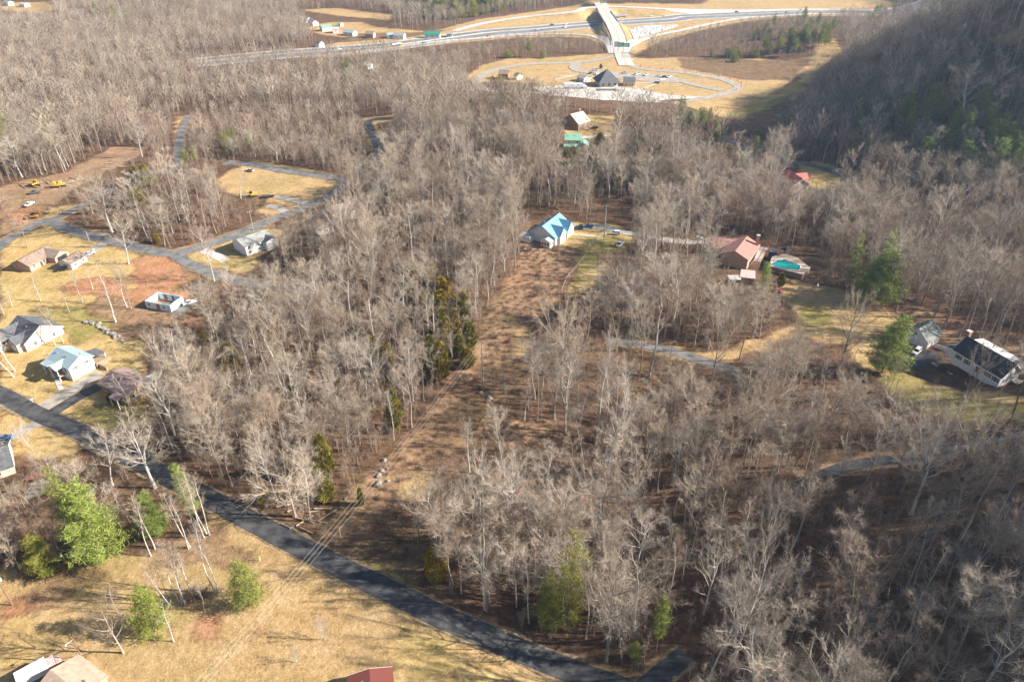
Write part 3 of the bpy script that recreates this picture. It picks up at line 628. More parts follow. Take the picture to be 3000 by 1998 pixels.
# brown roof L-shaped house and its outbuilding
o, L, yo = ridge_house('brown_roof_house', 'long tan house with brown roof and open carport, upper left', (52,765), (137,717), 5.0, 2.7, 10.5, PEACH, BROWNR, trim=False)
wing(o, L*.36, -1, 8.5, 9.5, 4.9, 2.7, PEACH, BROWNR); autowin(o, L, yo, 2.7, sides='y-,x-', step=4); door(o, (-L*.1, -yo, 0), 'y-'); door(o, (L*.36, -9.08, 0), 'y-', 5.2, 2.3, mat('carport_shade', (.04,.035,.03), .9), 'carport_shade_panel')  # flat dark panel painted as the shade inside the open carport
o, L, yo = ridge_house('long_outbuilding', 'long white outbuilding with brown roof beside the tan house', (183.5,763), (231,733), 4.6, 3.0, 7.2, WHITE, BROWNR, cat='outbuilding')
autowin(o, L, yo, 3, sides='y-', step=2.6, z=1.6, w_=.8, h_=.9); door(o, (-L/2+.45, 0, 0), 'x-', 2.2, 2.1, CONCD)
# grey roof white house
o, L, yo = ridge_house('grey_roof_house', 'white house with plain grey roof beside the curving subdivision road', (693,702), (777,671), 6.6, 4.6, 11.5, WHITE, GREYR)
wing(o, L*.36, -1, 6.5, 8.2, 5.6, 4.4, WHITE, SLATE); autowin(o, L, yo, 4.6, sides='y-', step=3.2, z=1.2, two=False); autowin(o, L, yo, 4.6, sides='y-', step=3.2, z=3.3)
# houses hidden in the wood
o, L, yo = ridge_house('mauve_house', 'mauve roofed house half hidden by bare trees beyond the curved driveway', (955,616), (1045,579), 5.4, 3.0, 12, PEACH, MAUVE, trim=False)
wing(o, L*.05, -1, 6, 8.5, 4.6, 2.9, WHITE, MAUVE); autowin(o, L, yo, 3, sides='y-')
o, L, yo = ridge_house('small_mauve_house', 'smaller house with dusky roof and white gable among bare trees', (918,657), (962,641), 5.0, 3.0, 9, WHITE, MAUVE)
autowin(o, L, yo, 3, sides='y-,x+')
# blue metal roof white house in the middle
o, L, yo = ridge_house('bright_blue_roof_house', 'white house with bright blue metal gabled roof in the centre clearing', (1588.5,664), (1639.3,622.5), 8.2, 3.4, 14.5, WHITE, BLUEM)
wing(o, -L*.18, -1, 6.5, 8.6, 7.4, 4.0, WHITE, BLUEM); wing(o, L*.27, -1, 6.5, 8.6, 7.4, 4.0, WHITE, BLUEM)
window(o, (-L*.18, -8.2, 4.6), 'y-', 1, 1.2); window(o, (L*.27, -8.2, 4.6), 'y-', 1, 1.2)
for x in (-L*.36, -L*.18, .04*L, L*.27, L*.42): window(o, (x, -8.2 if abs(x+L*.18) < .1 or abs(x-L*.27) < .1 else -yo, 1.6), 'y-')
door(o, (.04*L-1.6, -yo, .1), 'y-')
a = MB(); a.slab([(-L*.02, -yo-2.2, 2.9), (L*.15, -yo-2.2, 2.9), (L*.15, -yo+.1, 3.4), (-L*.02, -yo+.1, 3.4)], .12); a.build('porch_roof', BLUEM, o)
for x in (0, L*.14): a = MB(); a.box(x-.08, x+.08, -yo-2.1, -yo-1.94, -.5, 2.8); a.build('porch_post', WFR, o)
# sunroom at the near end
x_, y_ = -L/2-3.4, -3.6
a = MB(); prof = [(-2.3, -1), (2.3, -1), (2.3, 2.6), (0, 3.7), (-2.3, 2.6)]
vs = [(x_, y_+p[0], p[1]) for p in prof]+[(-L/2+.4, y_+p[0], p[1]) for p in prof]
a.add(vs, [(4,3,2,1,0), (5,6,7,8,9)]+[(i, (i+1) % 5, (i+1) % 5+5, i+5) for i in range(5)]); a.build('sunroom_wall', WHITE, o)
a = MB()
for s in (-1, 1): a.slab([(x_-.4, y_, 4.0), (-L/2+.3, y_, 4.0), (-L/2+.3, y_+s*2.8, 2.68), (x_-.4, y_+s*2.8, 2.68)], .14)
a.build('sunroom_roof', LBLUE, o)
for y in (-1.45, 0, 1.45): window(o, (x_, y_+y, 1.35), 'x-', 1.1, 1.3)
for x in (.9, 2.3): window(o, (x_+x, y_-2.3, 1.35), 'y-', 1.0, 1.3)
a = MB(); a.slab([(-L/2+.2, yo-2.6, 3.2), (-L/2+.2, yo+3, 3.0), (-L/2-3.8, yo+3, 2.7), (-L/2-3.8, yo-2.6, 2.9)][::-1], .12); a.build('lean_to_roof', LBLUE, o)
a = MB(); a.box(-L/2-3.5, -L/2+.4, yo-2.4, yo+2.6, -1, 2.55); a.build('lean_to_wall', WHITE, o)
a = MB(); a.lathe([(.12, 0), (.12, .9), (.18, .95), (.18, 1.1)], (-L*.05, 3.0, 5.8), 8); a.build('vent_pipe', WFR, o)
# pool house
o, L, yo = ridge_house('red_roof_house', 'large tan house with dull red shingle roof next to the swimming pool', (2086,693), (2172,703), 6.6, 3.9, 12, PEACH, REDR, trim=False)
autowin(o, L, yo, 3.9, sides='y-,x-', step=3.4, z=1.7)
P, Q = wp(2154,735,8.0), wp(2189,692.5,8.0); Lw = math.hypot(Q[0]-P[0], Q[1]-P[1]); 
def loc(o, x, y):
    dx, dy = x-o.location.x, y-o.location.y; c, s = math.cos(-o.rotation_euler.z), math.sin(-o.rotation_euler.z); return (dx*c-dy*s, dx*s+dy*c)
a1, b1 = loc(o, *P), loc(o, *Q)
dv = Vector((b1[0]-a1[0], b1[1]-a1[1], 0)); dv.normalize(); nv = Vector((dv.y, -dv.x, 0))
def quadroof(A, B, nv, half, hr, he, th=.22):
    m = MB()
    for s in (-1, 1):
        q = [(A[0], A[1], hr), (B[0], B[1], hr), (B[0]+s*nv.x*half, B[1]+s*nv.y*half, he), (A[0]+s*nv.x*half, A[1]+s*nv.y*half, he)]
        m.slab(q if s < 0 else q[::-1], th)
    return m
quadroof(a1, b1, nv, 6.6, 8.0, 5.0).build('wing_roof', REDR, o)
m_ = MB(); vs = []
for (c, dd) in ((a1, .5), (b1, -.5)):
    for (y, z) in ((-6, -2), (6, -2), (6, 5.0), (0, 7.7), (-6, 5.0)): vs.append((c[0]+dv.x*dd+nv.x*y, c[1]+dv.y*dd+nv.y*y, z))
m_.add(vs, [(0,1,2,3,4), (9,8,7,6,5)]+[((i+1) % 5, i, i+5, (i+1) % 5+5) for i in range(5)]); m_.build('wing_wall', PEACH, o)
cc = loc(o, *wp(2210,752)); chimney(o, cc[0], cc[1], -.5, 10.2, PEACH, 1.3)
DK = []
for (u, v) in ((2207,765), (2228,768), (2252,728), (2225,722)): DK.append(loc(o, *wp(u, v, 3.0)))
m_ = MB(); m_.slab([(x, y, 3.0) for x, y in DK], .25); m_.build('deck', DECK, o)
RW = mat('red_rail', (.50,.10,.06), .7)
m_ = MB()
for (p, q) in ((DK[0], DK[1]), (DK[1], DK[2]), (DK[2], DK[3])):
    m_.tube((p[0], p[1], 4.05), (q[0], q[1], 4.05), .1, .1, 4); n = 8
    for i in range(n+1): t_ = i/n; x, y = p[0]+(q[0]-p[0])*t_, p[1]+(q[1]-p[1])*t_; m_.box(x-.05, x+.05, y-.05, y+.05, 3.0, 4.05)
m_.build('railing', RW, o)
for (x, y) in DK: m_ = MB(); m_.box(x-.12, x+.12, y-.12, y+.12, -3, 2.75); m_.build('deck_post', WFR, o)
# pool terrace
TOPZ = 2.6; cpool = wp(2310, 780, TOPZ); z0 = gz(*cpool)
o = empty('swimming_pool', (cpool[0], cpool[1], z0), 0, 'swimming pool under a teal cover on a raised terrace beside the red roofed house', 'pool')
def L2(u, v, h): p = wp(u, v, h); return (p[0]-cpool[0], p[1]-cpool[1])
ter = [L2(u, v, TOPZ) for u, v in ((2252,778), (2262,752), (2300,744), (2336,756), (2374,785), (2352,804))]
m_ = MB(); m_.slab([(x, y, TOPZ) for x, y in ter][::-1], .3); m_.build('terrace', mat('tan_paving', (.42,.34,.27), .9, (.34,.27,.21), .8), o)
m_ = MB(); cx_ = sum(p[0] for p in ter)/6; cy_ = sum(p[1] for p in ter)/6
sh = [(cx_+(x-cx_)*.985, cy_+(y-cy_)*.985) for x, y in ter]; m_.slab([(x, y, TOPZ-.3) for x, y in sh][::-1], 6); m_.build('retaining_wall', mat('grey_stone', (.24,.21,.18), .95, (.14,.12,.10), 1.2, bump=.3), o)
po = [L2(u, v, TOPZ) for u, v in ((2257,772), (2276,764), (2294,760.5), (2320,770), (2345,781), (2341,793), (2305,789), (2278,783))]
m_ = MB(); m_.slab([(x, y, TOPZ+.08) for x, y in po][::-1], .14); m_.build('pool_cover', mat('teal_cover', (.0,.20,.20), .5, (.0,.25,.235), .6), o)
m_ = MB(); n = len(po)
for i in range(n):
    p, q = po[i], po[(i+1) % n]; m_.tube((p[0], p[1], TOPZ+.06), (q[0], q[1], TOPZ+.06), .22, .22, 6)
m_.build('coping', mat('coping_stone', (.55,.48,.40), .8), o)
p = L2(2272, 764, TOPZ); m_ = MB(); m_.box(p[0]-.3, p[0]+2.6, p[1]-.25, p[1]+.25, TOPZ+.6, TOPZ+.68); m_.box(p[0]-.2, p[0]+.3, p[1]-.22, p[1]+.22, TOPZ+.002, TOPZ+.6); m_.build('diving_board', WFR, o)
# carport with patterned roof, grey shed, dark shed, gazebo
def quadtop(name, label, cat, px, h, m, wm, th=.15, post=True, wallh=None):
    P = [wp(u, v, h) for u, v in px]; c = (sum(p[0] for p in P)/len(P), sum(p[1] for p in P)/len(P)); z = gz(*c)
    o = empty(name, (c[0], c[1], z), 0, label, cat); Q = [(p[0]-c[0], p[1]-c[1]) for p in P]
    a = MB(); pts = [(x, y, h) for x, y in Q]; nrm = (Vector(pts[1])-Vector(pts[0])).cross(Vector(pts[2])-Vector(pts[1])).z
    if nrm < 0: pts = pts[::-1]
    a.slab(pts, th); a.build('roof', m, o)
    if wm:
        a = MB(); a.slab([(x*.93, y*.93, h-th-.003) for x, y, _ in pts], h+1); a.build('wall', wm, o)
    else:
        for x, y, _ in pts: a = MB(); a.box(x*.92-.1, x*.92+.1, y*.92-.1, y*.92+.1, -1.5, h-th-.003); a.build('post', WFR, o)
    return o
chk = mat('patterned_tile', (.50,.14,.12), .7); t_ = chk.node_tree; ck = t_.nodes.new('ShaderNodeTexChecker'); ck.inputs['Scale'].default_value = 1.7
ck.inputs['Color1'].default_value = (.33,.07,.06,1); ck.inputs['Color2'].default_value = (.70,.62,.58,1); tc_ = t_.nodes.new('ShaderNodeTexCoord')
t_.links.new(tc_.outputs['Object'], ck.inputs['Vector']); t_.links.new(ck.outputs['Color'], t_.nodes['Principled BSDF'].inputs['Base Color'])
quadtop('carport', 'carport with red and white patterned roof in front of the pool house', 'carport', [(2172,789), (2213,794), (2213,817), (2167,811)], 3.2, chk, STONE)
quadtop('grey_shed', 'low shed with flat pale grey roof left of the patterned carport', 'shed', [(2131,806), (2167,806), (2172,820), (2137,819)], 2.8, CONC, mat('dark_shed_wall', (.06,.07,.09), .8))
quadtop('dark_shed', 'small dark shed at the back corner of the pool terrace', 'shed', [(2254,727), (2276,728), (2276,738), (2254,738)], 4.4, SLATE, mat('dark_boards', (.05,.05,.055), .9))
gp = wp(2300,748); o = empty('gazebo', (gp[0], gp[1], gz(*gp)+.4), .4, 'small dark hipped gazebo behind the pool', 'gazebo')
a = MB(); a.add([(-1.9,-1.9,2.4), (1.9,-1.9,2.4), (1.9,1.9,2.4), (-1.9,1.9,2.4), (0,0,3.9)], [(3,2,1,0), (0,1,4), (1,2,4), (2,3,4), (3,0,4)]); a.build('roof', DARKR, o)
for x in (-1.6, 1.6):
    for y in (-1.6, 1.6): a = MB(); a.box(x-.08, x+.08, y-.08, y+.08, -1.5, 2.4); a.build('post', DOORM, o)
# white garage and long white house at the right
o, L, yo = ridge_house('white_garage', 'white garage with steep weathered grey roof and small gable window', (2694,961), (2734,937), 7.4, 3.2, 9.6, WHITE, GARR)
window(o, (-L/2+.45, .6, 4.9), 'x-', .9, 1.0, None, None); window(o, (1, -yo, 1.6), 'y-'); door(o, (-1.3, -yo, .1), 'y-', 1, 2.1, RS)
for y in (-2, 2): door(o, (-L/2+.45, y, 0), 'x-', 3.2, 2.6, mat('pale_garage_door', (.62,.63,.65), .6), 'garage_door')
A, B = wp(2775,1079.5), wp(2921.8,1134); rz = math.atan2(B[1]-A[1], B[0]-A[0]); L = math.hypot(B[0]-A[0], B[1]-A[1])+.9; Wd = 9.6
cx_, cy_ = (A[0]+B[0])/2-math.sin(rz)*(Wd/2-.45), (A[1]+B[1])/2+math.cos(rz)*(Wd/2-.45)
o = empty('long_white_house', (cx_, cy_, max(gz(*A), gz(*B))+.3), rz, 'long white house with black roof, black shutters and a brick chimney', 'house')
BS = mat('black_shutter', (.02,.022,.025), .6)
wl, rf, yo, ze = gable(o, L, Wd, 7.6, 3.5, WHITE, DARKR); trim(o, L, Wd, 7.6, 3.5, WFR)
for x in (-L*.36, -L*.18, L*.24, L*.39): window(o, (x, -yo, 1.75), 'y-', 1.2, 1.4, None, BS)
door(o, (.03*L, -yo, .3), 'y-', 1.1, 2.1, mat('rust_door', (.28,.09,.05), .7))
for y, z_ in ((-2.6, 1.7), (1.2, 1.7), (-1.0, 4.7)): window(o, (L/2-.45, y, z_), 'x+', .9, 1.3)
chimney(o, -L/2-.35, .8, -1, 9.0, BRICK, 1.3)
a = MB(); a.box(-L/2+2.5, L/2-2.5, 1.4, Wd/2+.2, 4.5, 6.5); a.build('dormer', WHITE, o)
a = MB(); a.slab([(-L/2+2.2, .6, 7.3), (L/2-2.2, .6, 7.3), (L/2-2.2, Wd/2+.6, 6.55), (-L/2+2.2, Wd/2+.6, 6.55)], .14); a.build('dormer_roof', mat('pale_membrane', (.55,.56,.57), .6), o)
a = MB(); a.box(-L/2-3.2, -L/2+.44, -2.6, 2.4, -1, 2.3); a.build('side_porch', WHITE, o); a = MB(); a.slab([(-L/2-3.5, -3, 2.35), (-L/2+.4, -3, 3.0), (-L/2+.4, 2.8, 3.0), (-L/2-3.5, 2.8, 2.35)], .15); a.build('side_porch_roof', DARKR, o)
for y in (-1.4, .6): window(o, (-L/2-3.2, y, 1.2), 'x-', .9, 1.0)
a = MB(); a.box(L/2-.43, L/2+1.8, 1.2, 4.2, .6, .8); a.build('side_deck', DECK, o)
m_ = MB(); m_.box(L/2+1.7, L/2+1.8, 1.2, 4.2, .803, 1.7); m_.build('railing', WFR, o)
def pf(name, label, cat, px, h, m, th=.12, step=2.4, rails=2, group=None, solid=False, postm=None):
    C = pxline(px); o = empty(name, (C[0][0], C[0][1], gz(*C[0])), 0, label, cat, group); ox, oy, oz = o.location; r = MB(); ps = []
    for (p, q) in zip(C[:-1], C[1:]):
        d = math.hypot(q[0]-p[0], q[1]-p[1]); n = max(1, int(d/step)); 
        P = [(p[0]+(q[0]-p[0])*i/n, p[1]+(q[1]-p[1])*i/n) for i in range(n+1)]
        for a, b in zip(P[:-1], P[1:]):
            za, zb_ = gz(*a)-oz, gz(*b)-oz; A_ = (a[0]-ox, a[1]-oy); B_ = (b[0]-ox, b[1]-oy)
            if solid:
                r.add([(A_[0], A_[1], za+.05), (B_[0], B_[1], zb_+.05), (B_[0], B_[1], zb_+h), (A_[0], A_[1], za+h), (A_[0]+.08, A_[1]+.08, za+.05), (B_[0]+.08, B_[1]+.08, zb_+.05), (B_[0]+.08, B_[1]+.08, zb_+h), (A_[0]+.08, A_[1]+.08, za+h)], [(0,1,2,3), (7,6,5,4), (3,2,6,7), (0,4,5,1), (1,5,6,2), (0,3,7,4)])
            else:
                for k in range(rails): z_ = h*(k+.7)/rails; r.tube((A_[0], A_[1], za+z_), (B_[0], B_[1], zb_+z_), .06, .06, 4)
            ps.append((A_, za))
        ps.append(((P[-1][0]-ox, P[-1][1]-oy), gz(*P[-1])-oz))
    r.build('rail', m, o)
    for (c, z_) in ps: a = MB(); a.box(c[0]-th/2, c[0]+th/2, c[1]-th/2, c[1]+th/2, z_-.4, z_+h+.08); a.build('post', postm or m, o)
    return o
FW = mat('grey_fence_wood', (.40,.34,.28), .9, (.30,.26,.22), 2)
pf('wooden_fence', 'weathered wooden fence running downhill past the steel pole', 'fence', [(1779,677), (1752,698), (1710,735)], 1.3, FW, rails=3, step=2.0)
pf('wooden_fence', 'lower run of weathered fence below the small gate toward the wood', 'fence', [(1717,748), (1687,786), (1660,816), (1645,855)], 1.3, FW, rails=3, step=2.0)
pf('picket_fence', 'dark fence at the back of the yard behind the blue roofed house', 'fence', [(1694,680), (1735,682), (1768,680), (1779,676)], 1.3, mat('dark_fence', (.09,.075,.06), .9), rails=4, step=2.2)
pf('white_fence', 'short white fence between the white garage and the long white house', 'fence', [(2738,1018), (2770,1030)], 1.5, WFR, solid=True, step=1.5)
pf('paddock_fence', 'thin dark rail fence at the right edge behind the long white house', 'fence', [(2940,1040), (2985,1050), (3040,1062)], 1.2, mat('dark_rail', (.07,.06,.05), .9), rails=2, step=3)
# green roof house and tan roof house on the knoll, cabin
o, L, yo = ridge_house('green_roof_house', 'cream two-storey house with pale green metal roof on the wooded knoll', (1655,390), (1703.6,393.8), 8.6, 5.8, 8.4, CREAM, GREENM)
a = MB(); a.slab([(-L/2-.6, -yo-3.2, 2.9), (L/2-.5, -yo-3.2, 2.9), (L/2-.5, -yo, 3.6), (-L/2-.6, -yo, 3.6)], .15); a.build('porch_roof', GREENM, o)
wing(o, L*.62, -1, 6.4, 8.0, 5.4, 3.6, CREAM, GREENM, y0=1.5); autowin(o, L, yo, 5.8, sides='x+,y-', z=4.4)
o, L, yo = ridge_house('tan_roof_house', 'house with broad tan roof at the top of the knoll behind the green roof', (1671,336), (1708,325), 8.0, 3.2, 15, STONE, TANR, trim=False)
autowin(o, L, yo, 3.2, sides='y-'); chimney(o, L*.3, .8, 4, 9.2, BRICK)
o, L, yo = ridge_house('red_metal_cabin', 'tan cabin with bright red metal roof in the valley at the right', (2311,495), (2353,526), 7.2, 3.8, 10, CREAM, REDM, tm=WFR)
wing(o, -L*.15, 1, 6.5, 8, 6.6, 4.0, CREAM, REDM); autowin(o, L, yo, 3.8, sides='x+,y-', z=1.8)
# bottom edge buildings
o, L, yo = ridge_house('tan_brown_roof_house', 'house with tan and brown shingle roof cut by the bottom edge at the left', (147,1961), (235,2028), 5.4, 3.2, 11.5, PEACH, shingle('light_brown_shingle', (.36,.26,.19), (.44,.33,.25)), trim=False)
autowin(o, L, yo, 3.2, sides='y+,x-')
o, L, yo = ridge_house('rust_roof_house', 'corner of a rust red metal roof with white edging at the bottom centre', (1082,1957), (1095,2150), 4.6, 3.6, 9.5, WHITE, panelmat('rust_metal_roof', (.17,.05,.035), .5, .1), trim=True)
o, L, yo = ridge_house('dark_roof_house', 'cream house with dark shingle roof at the left edge above the big pine', (-75,1335), (24,1302), 6.0, 3.0, 14, CREAM, SLATE)
autowin(o, L, yo, 3, sides='y-,x+')
# rest area
o, L, yo = ridge_house('rest_area_wing', 'low tan service building with dark roof joined to the pyramid roofed pavilion', (1826,225), (1862,226), 6.5, 4.4, 12, CREAM, SLATE, cat='building', trim=False); autowin(o, L, yo, 4.4, sides='y-')
pc = wp(1786,262); pc = wp(1776,249); o = empty('pyramid_pavilion', (pc[0], pc[1], gz(*pc)), .2, 'large dark pyramid roofed pavilion in the middle of the rest area', 'building')
a = MB(); R_ = 9.5; a.add([(-R_,-R_,3.6), (R_,-R_,3.6), (R_,R_,3.6), (-R_,R_,3.6), (0,0,12.5)], [(3,2,1,0), (0,1,4), (1,2,4), (2,3,4), (3,0,4)]); a.build('roof', SLATE, o)
a = MB(); a.box(-7.5, 7.5, -7.5, 7.5, -1, 3.59); a.build('wall', CREAM, o)
for x in (-5, 0, 5): window(o, (x, -7.5, 1.9), 'y-', 2.2, 2.0)
o, L, yo = ridge_house('rest_area_hut', 'small tan gabled building left of the pyramid roofed pavilion', (1700,216), (1722,222), 5.4, 3.4, 8.5, CREAM, TANR, cat='building', trim=False); autowin(o, L, yo, 3.4, sides='y-,x+')
o, L, yo = ridge_house('picnic_house', 'brown gabled shelter by the loop road, far left of the rest area', (1462,204), (1492,205), 7.4, 4.6, 9, mat('brown_boards', (.26,.17,.10), .9), BROWNR, cat='shelter', trim=False); autowin(o, L, yo, 4, sides='y-')
o, L, yo = ridge_house('small_picnic_house', 'smaller tan shelter just right of the brown gabled shelter', (1512,212), (1524,215), 5.4, 3.2, 8, CREAM, BROWNR, cat='shelter', trim=False)
quadtop('picnic_canopy', 'little flat white picnic canopy right of the rest area buildings', 'canopy', [(1932,236), (1948,236), (1952,230), (1937,229)], 3.0, CONC, None)
# village beyond the highway
VM = [WHITE, CREAM, PEACH]
for (nm, lb, p, q, wd, wm, rm, hr, he) in [
 ('village_house', 'grey roofed house, farthest left of the village beyond the highway', (888,47), (906,51), 9, WHITE, GREYR, 6, 3.5),
 ('village_house', 'white roofed house next to the farthest left village house', (908,54), (924,60), 8, WHITE, CONC, 6, 3.5),
 ('long_green_barn', 'long low pale green roofed building in the village beyond the highway', (938,75), (968,72), 9, WHITE, GREENM, 6, 4),
 ('village_house', 'white gabled house with tan roof below the pale green village roof', (972,80), (992,79), 8, WHITE, TANR, 6, 4),
 ('village_house', 'blue roofed white house in the village beside a white gable', (1010,87), (1040,90), 9, WHITE, LBLUE, 5.5, 3.5),
 ('village_house', 'pink gabled house with brown roof above the highway bank', (1072,91), (1097,92), 9, PEACH, BROWNR, 6.5, 4),
 ('village_house', 'blue roofed low house with parked cars just above the highway', (1132,97), (1152,96), 9, WHITE, LBLUE, 5, 3.4),
 ('village_house', 'white house with pale roof beside the blue roofed low house', (1155,96), (1186,97), 9, WHITE, GREYR, 6, 4),
 ('green_roof_hall', 'long building with dark green roof beside the highway', (1243,92), (1290,92), 9.5, WHITE, panelmat('dark_green_metal', (.03,.22,.12), .5, .1), 6.5, 4),
 ('village_house', 'small grey house right of the dark green roofed hall', (1307,95), (1326,95), 7, CREAM, GREYR, 4.8, 3.4),
 ('village_house', 'dark roofed house alone between trees nearest the highway', (928,119), (942,121), 8, WHITE, SLATE, 6, 3.8),
 ('village_house', 'tiny teal shed in the straw field beside two round cedars', (992,66), (1002,67), 6, WHITE, GREENM, 4, 3),
 ('wood_house', 'pale roof showing through trees behind the tall evergreen, upper left', (1070,180), (1084,182), 8, WHITE, WHITE, 6, 4),
 ('farm_house', 'pale farm house at the top left corner', (14,2), (30,3), 9, WHITE, GREYR, 6, 4),
 ('farm_house', 'second pale farm building at the top left corner field', (62,8), (78,9), 9, WHITE, CONC, 5, 3.6)]:
    o, L, yo = ridge_house(nm, lb, p, q, hr, he, wd, wm, rm, trim=False); autowin(o, L, yo, he, sides='y-,x+', step=4.5, z=2.2)
# ---------------------------------------------------------------- vehicles
TYRE = mat('tyre', (.02,.02,.02), .9); RIM = mat('rim', (.35,.36,.37), .4, metal=.7); CGL = mat('car_glass', (.015,.02,.025), .1, spec=.7)
LAMPM = mat('headlight', (.7,.7,.65), .2); TAILM = mat('tail_light', (.4,.02,.02), .3)
PAINTS = {k: mat('paint_'+k, c, .3, spec=.5) for k, c in dict(white=(.72,.73,.74), silver=(.42,.43,.45), dark=(.02,.022,.027), grey=(.13,.14,.15), red=(.42,.03,.03), blue=(.05,.11,.24), yellow=(.62,.38,.04), orange=(.60,.25,.03), green=(.06,.20,.12)).items()}
def wheels(o, xs, y, r=.34, w_=.24):
    for x in xs:
        for s in (-1, 1):
            a = MB(); a.tube((x, s*y-w_/2*s, r), (x, s*y+w_/2*s, r), r, r, 12); k = a.build('wheel', TYRE, o)
            b = MB(); b.tube((x, s*y+w_/2*s-.01*s, r), (x, s*y+(w_/2+.015)*s, r), r*.55, r*.55, 8); b.build('rim', RIM, k)
def loft(prof, w0, w1):      # side profile -> body with narrower top
    pass
def car(kind, paint, u, v, rz, label, cat, group=None, at=None, name=None):
    p = at or wp(u, v); o = empty(name or kind, (p[0], p[1], (at[2] if at and len(at) > 2 else gz(*p)+.28)), rz, label, cat, group); M = PAINTS[paint]
    if kind in ('sedan', 'suv', 'pickup_truck', 'van'):
        Lh, hb, ht = {'sedan': (2.3, .85, 1.42), 'suv': (2.4, 1.0, 1.78), 'pickup_truck': (2.8, 1.05, 1.85), 'van': (2.7, 1.1, 2.1)}[kind]
        prof = [(-Lh, .35), (Lh*.97, .3), (Lh, .62), (Lh*.9, hb*.9), (Lh*.45, hb), (-Lh*.92, hb), (-Lh, hb*.85)]
        m = MB()
        if kind == 'pickup_truck':
            prof = [(-Lh, .4), (Lh*.97, .35), (Lh, .7), (Lh*.93, hb*.95), (Lh*.42, hb), (-.4, hb), (-.4, .75), (-Lh+.1, .75), (-Lh+.1, hb), (-Lh, hb)]
            m.prism(prof, -.9, .9); m.box(-Lh+.11, -.41, .8, .897, .75, hb-.003); m.box(-Lh+.11, -.41, -.897, -.8, .75, hb-.003)
        else: m.prism(prof, -.9, .9)
        m.build('body', M, o, bevel=.08)
        x0, x1, x2, x3 = {'sedan': (-1.75, -1.0, .35, 1.05), 'suv': (-2.25, -2.0, .45, 1.1), 'pickup_truck': (-.4, -.3, 1.0, 1.5), 'van': (-2.6, -2.5, 1.1, 1.8)}[kind]
        def cab(x0, x1, x2, x3, zb, zt, wb, wt):
            return [(x0, -wb, zb), (x3, -wb, zb), (x3, wb, zb), (x0, wb, zb), (x1, -wt, zt), (x2, -wt, zt), (x2, wt, zt), (x1, wt, zt)]
        F_ = [(0,3,2,1), (4,5,6,7), (0,1,5,4), (1,2,6,5), (2,3,7,6), (3,0,4,7)]
        g = MB().add(cab(x0, x1, x2, x3, hb+.002, ht-.06, .84, .68), F_).build('glasshouse', CGL, o)
        MB().box(x1-.04, x2+.04, -.70, .70, ht-.058, ht).build('roof', M, o, bevel=.03)
        pm = MB(); xm = (x1+x2)/2
        for s in (-1, 1):
            for (a, b) in (((x0, hb), (x1, ht-.05)), ((xm, hb), (xm, ht-.05)), ((x3, hb), (x2, ht-.05))): pm.tube((a[0], s*.85, a[1]), (b[0], s*.69, b[1]), .05, .05, 4)
        pm.build('pillar', M, o)
        wheels(o, (-Lh*.62, Lh*.62), .84, .36)
        for s in (-1, 1):
            MB().box(Lh-.02, Lh+.03, s*.62-.18, s*.62+.18, .6, .78).build('headlight', LAMPM, o); MB().box(-Lh-.03, -Lh+.02, s*.68-.13, s*.68+.13, .62, .82).build('tail_light', TAILM, o)
    return o
def semi(u, v, rz, label, cabp, load, Lt=14, at=None, cat='truck', name='semi_truck'):
    p = at or wp(u, v); o = empty(name, (p[0], p[1], gz(*p)+.3), rz, label, cat)
    m = MB(); m.box(3.2, 5.2, -1.2, 1.2, .9, 3.2); m.box(5.2, 6.6, -1.0, 1.0, .9, 2.0); m.build('cab', PAINTS[cabp], o, bevel=.12)
    MB().box(5.15, 5.28, -1.05, 1.05, 2.1, 3.0).build('windscreen', CGL, o)
    MB().box(-Lt+3, 6.2, -.5, .5, .6, .9).build('chassis', PAINTS['dark'], o)
    if load == 'tank': a = MB(); a.tube((-Lt+3, 0, 2.2), (2.8, 0, 2.2), 1.15, 1.15, 14); a.build('tank', mat('tank_metal', (.45,.50,.55), .25, metal=.7), o, smooth=False)
    elif load == 'box': MB().box(-Lt+3, 2.9, -1.25, 1.25, 1.1, 3.9).build('trailer_box', PAINTS['white'], o, bevel=.05)
    else: MB().box(-Lt+3, 2.9, -1.25, 1.25, 1.1, 1.4).build('flatbed', PAINTS['grey'], o)
    wheels(o, (-Lt+4, -Lt+5.2, 2.0, 3.2, 6.0), 1.1, .5, .3); return o
ang = lambda d: math.radians(d)
car('suv', 'white', 1802, 688, ang(178), 'white SUV parked on the gravel beside the steel pole', 'car')
car('pickup_truck', 'white', 1816, 721, ang(238), 'white pickup parked below the white SUV near the bushes', 'pickup')
car('suv', 'dark', 1702, 669, ang(90), 'dark vehicle parked behind the fence at the back of the blue roofed house', 'car')
car('sedan', 'blue', 1726, 667, ang(170), 'dark blue car right of the dark vehicle behind the fence', 'car')
car('suv', 'white', 2684, 1035, ang(222), 'white SUV parked on the drive in front of the white garage', 'car')
car('sedan', 'red', 2278, 856, ang(-28), 'small red vehicle half hidden by shrubs below the pool terrace', 'car')
car('pickup_truck', 'white', 558, 892, ang(215), 'white work pickup parked right of the roofless foam block house', 'pickup')
car('pickup_truck', 'white', 88, 603, ang(260), 'white pickup on the muddy track left of the wooden pole', 'pickup')
car('sedan', 'silver', 264, 748, ang(55), 'white car parked beside the long white outbuilding', 'car')
car('sedan', 'blue', 14, 1288, ang(20), 'blue car parked on the driveway at the left edge', 'car')
car('pickup_truck', 'red', 108, 1402, ang(200), 'red pickup beside the cream house at the left edge', 'pickup')
car('sedan', 'silver', 733, 503, ang(160), 'silver car beside the upper field road', 'car')
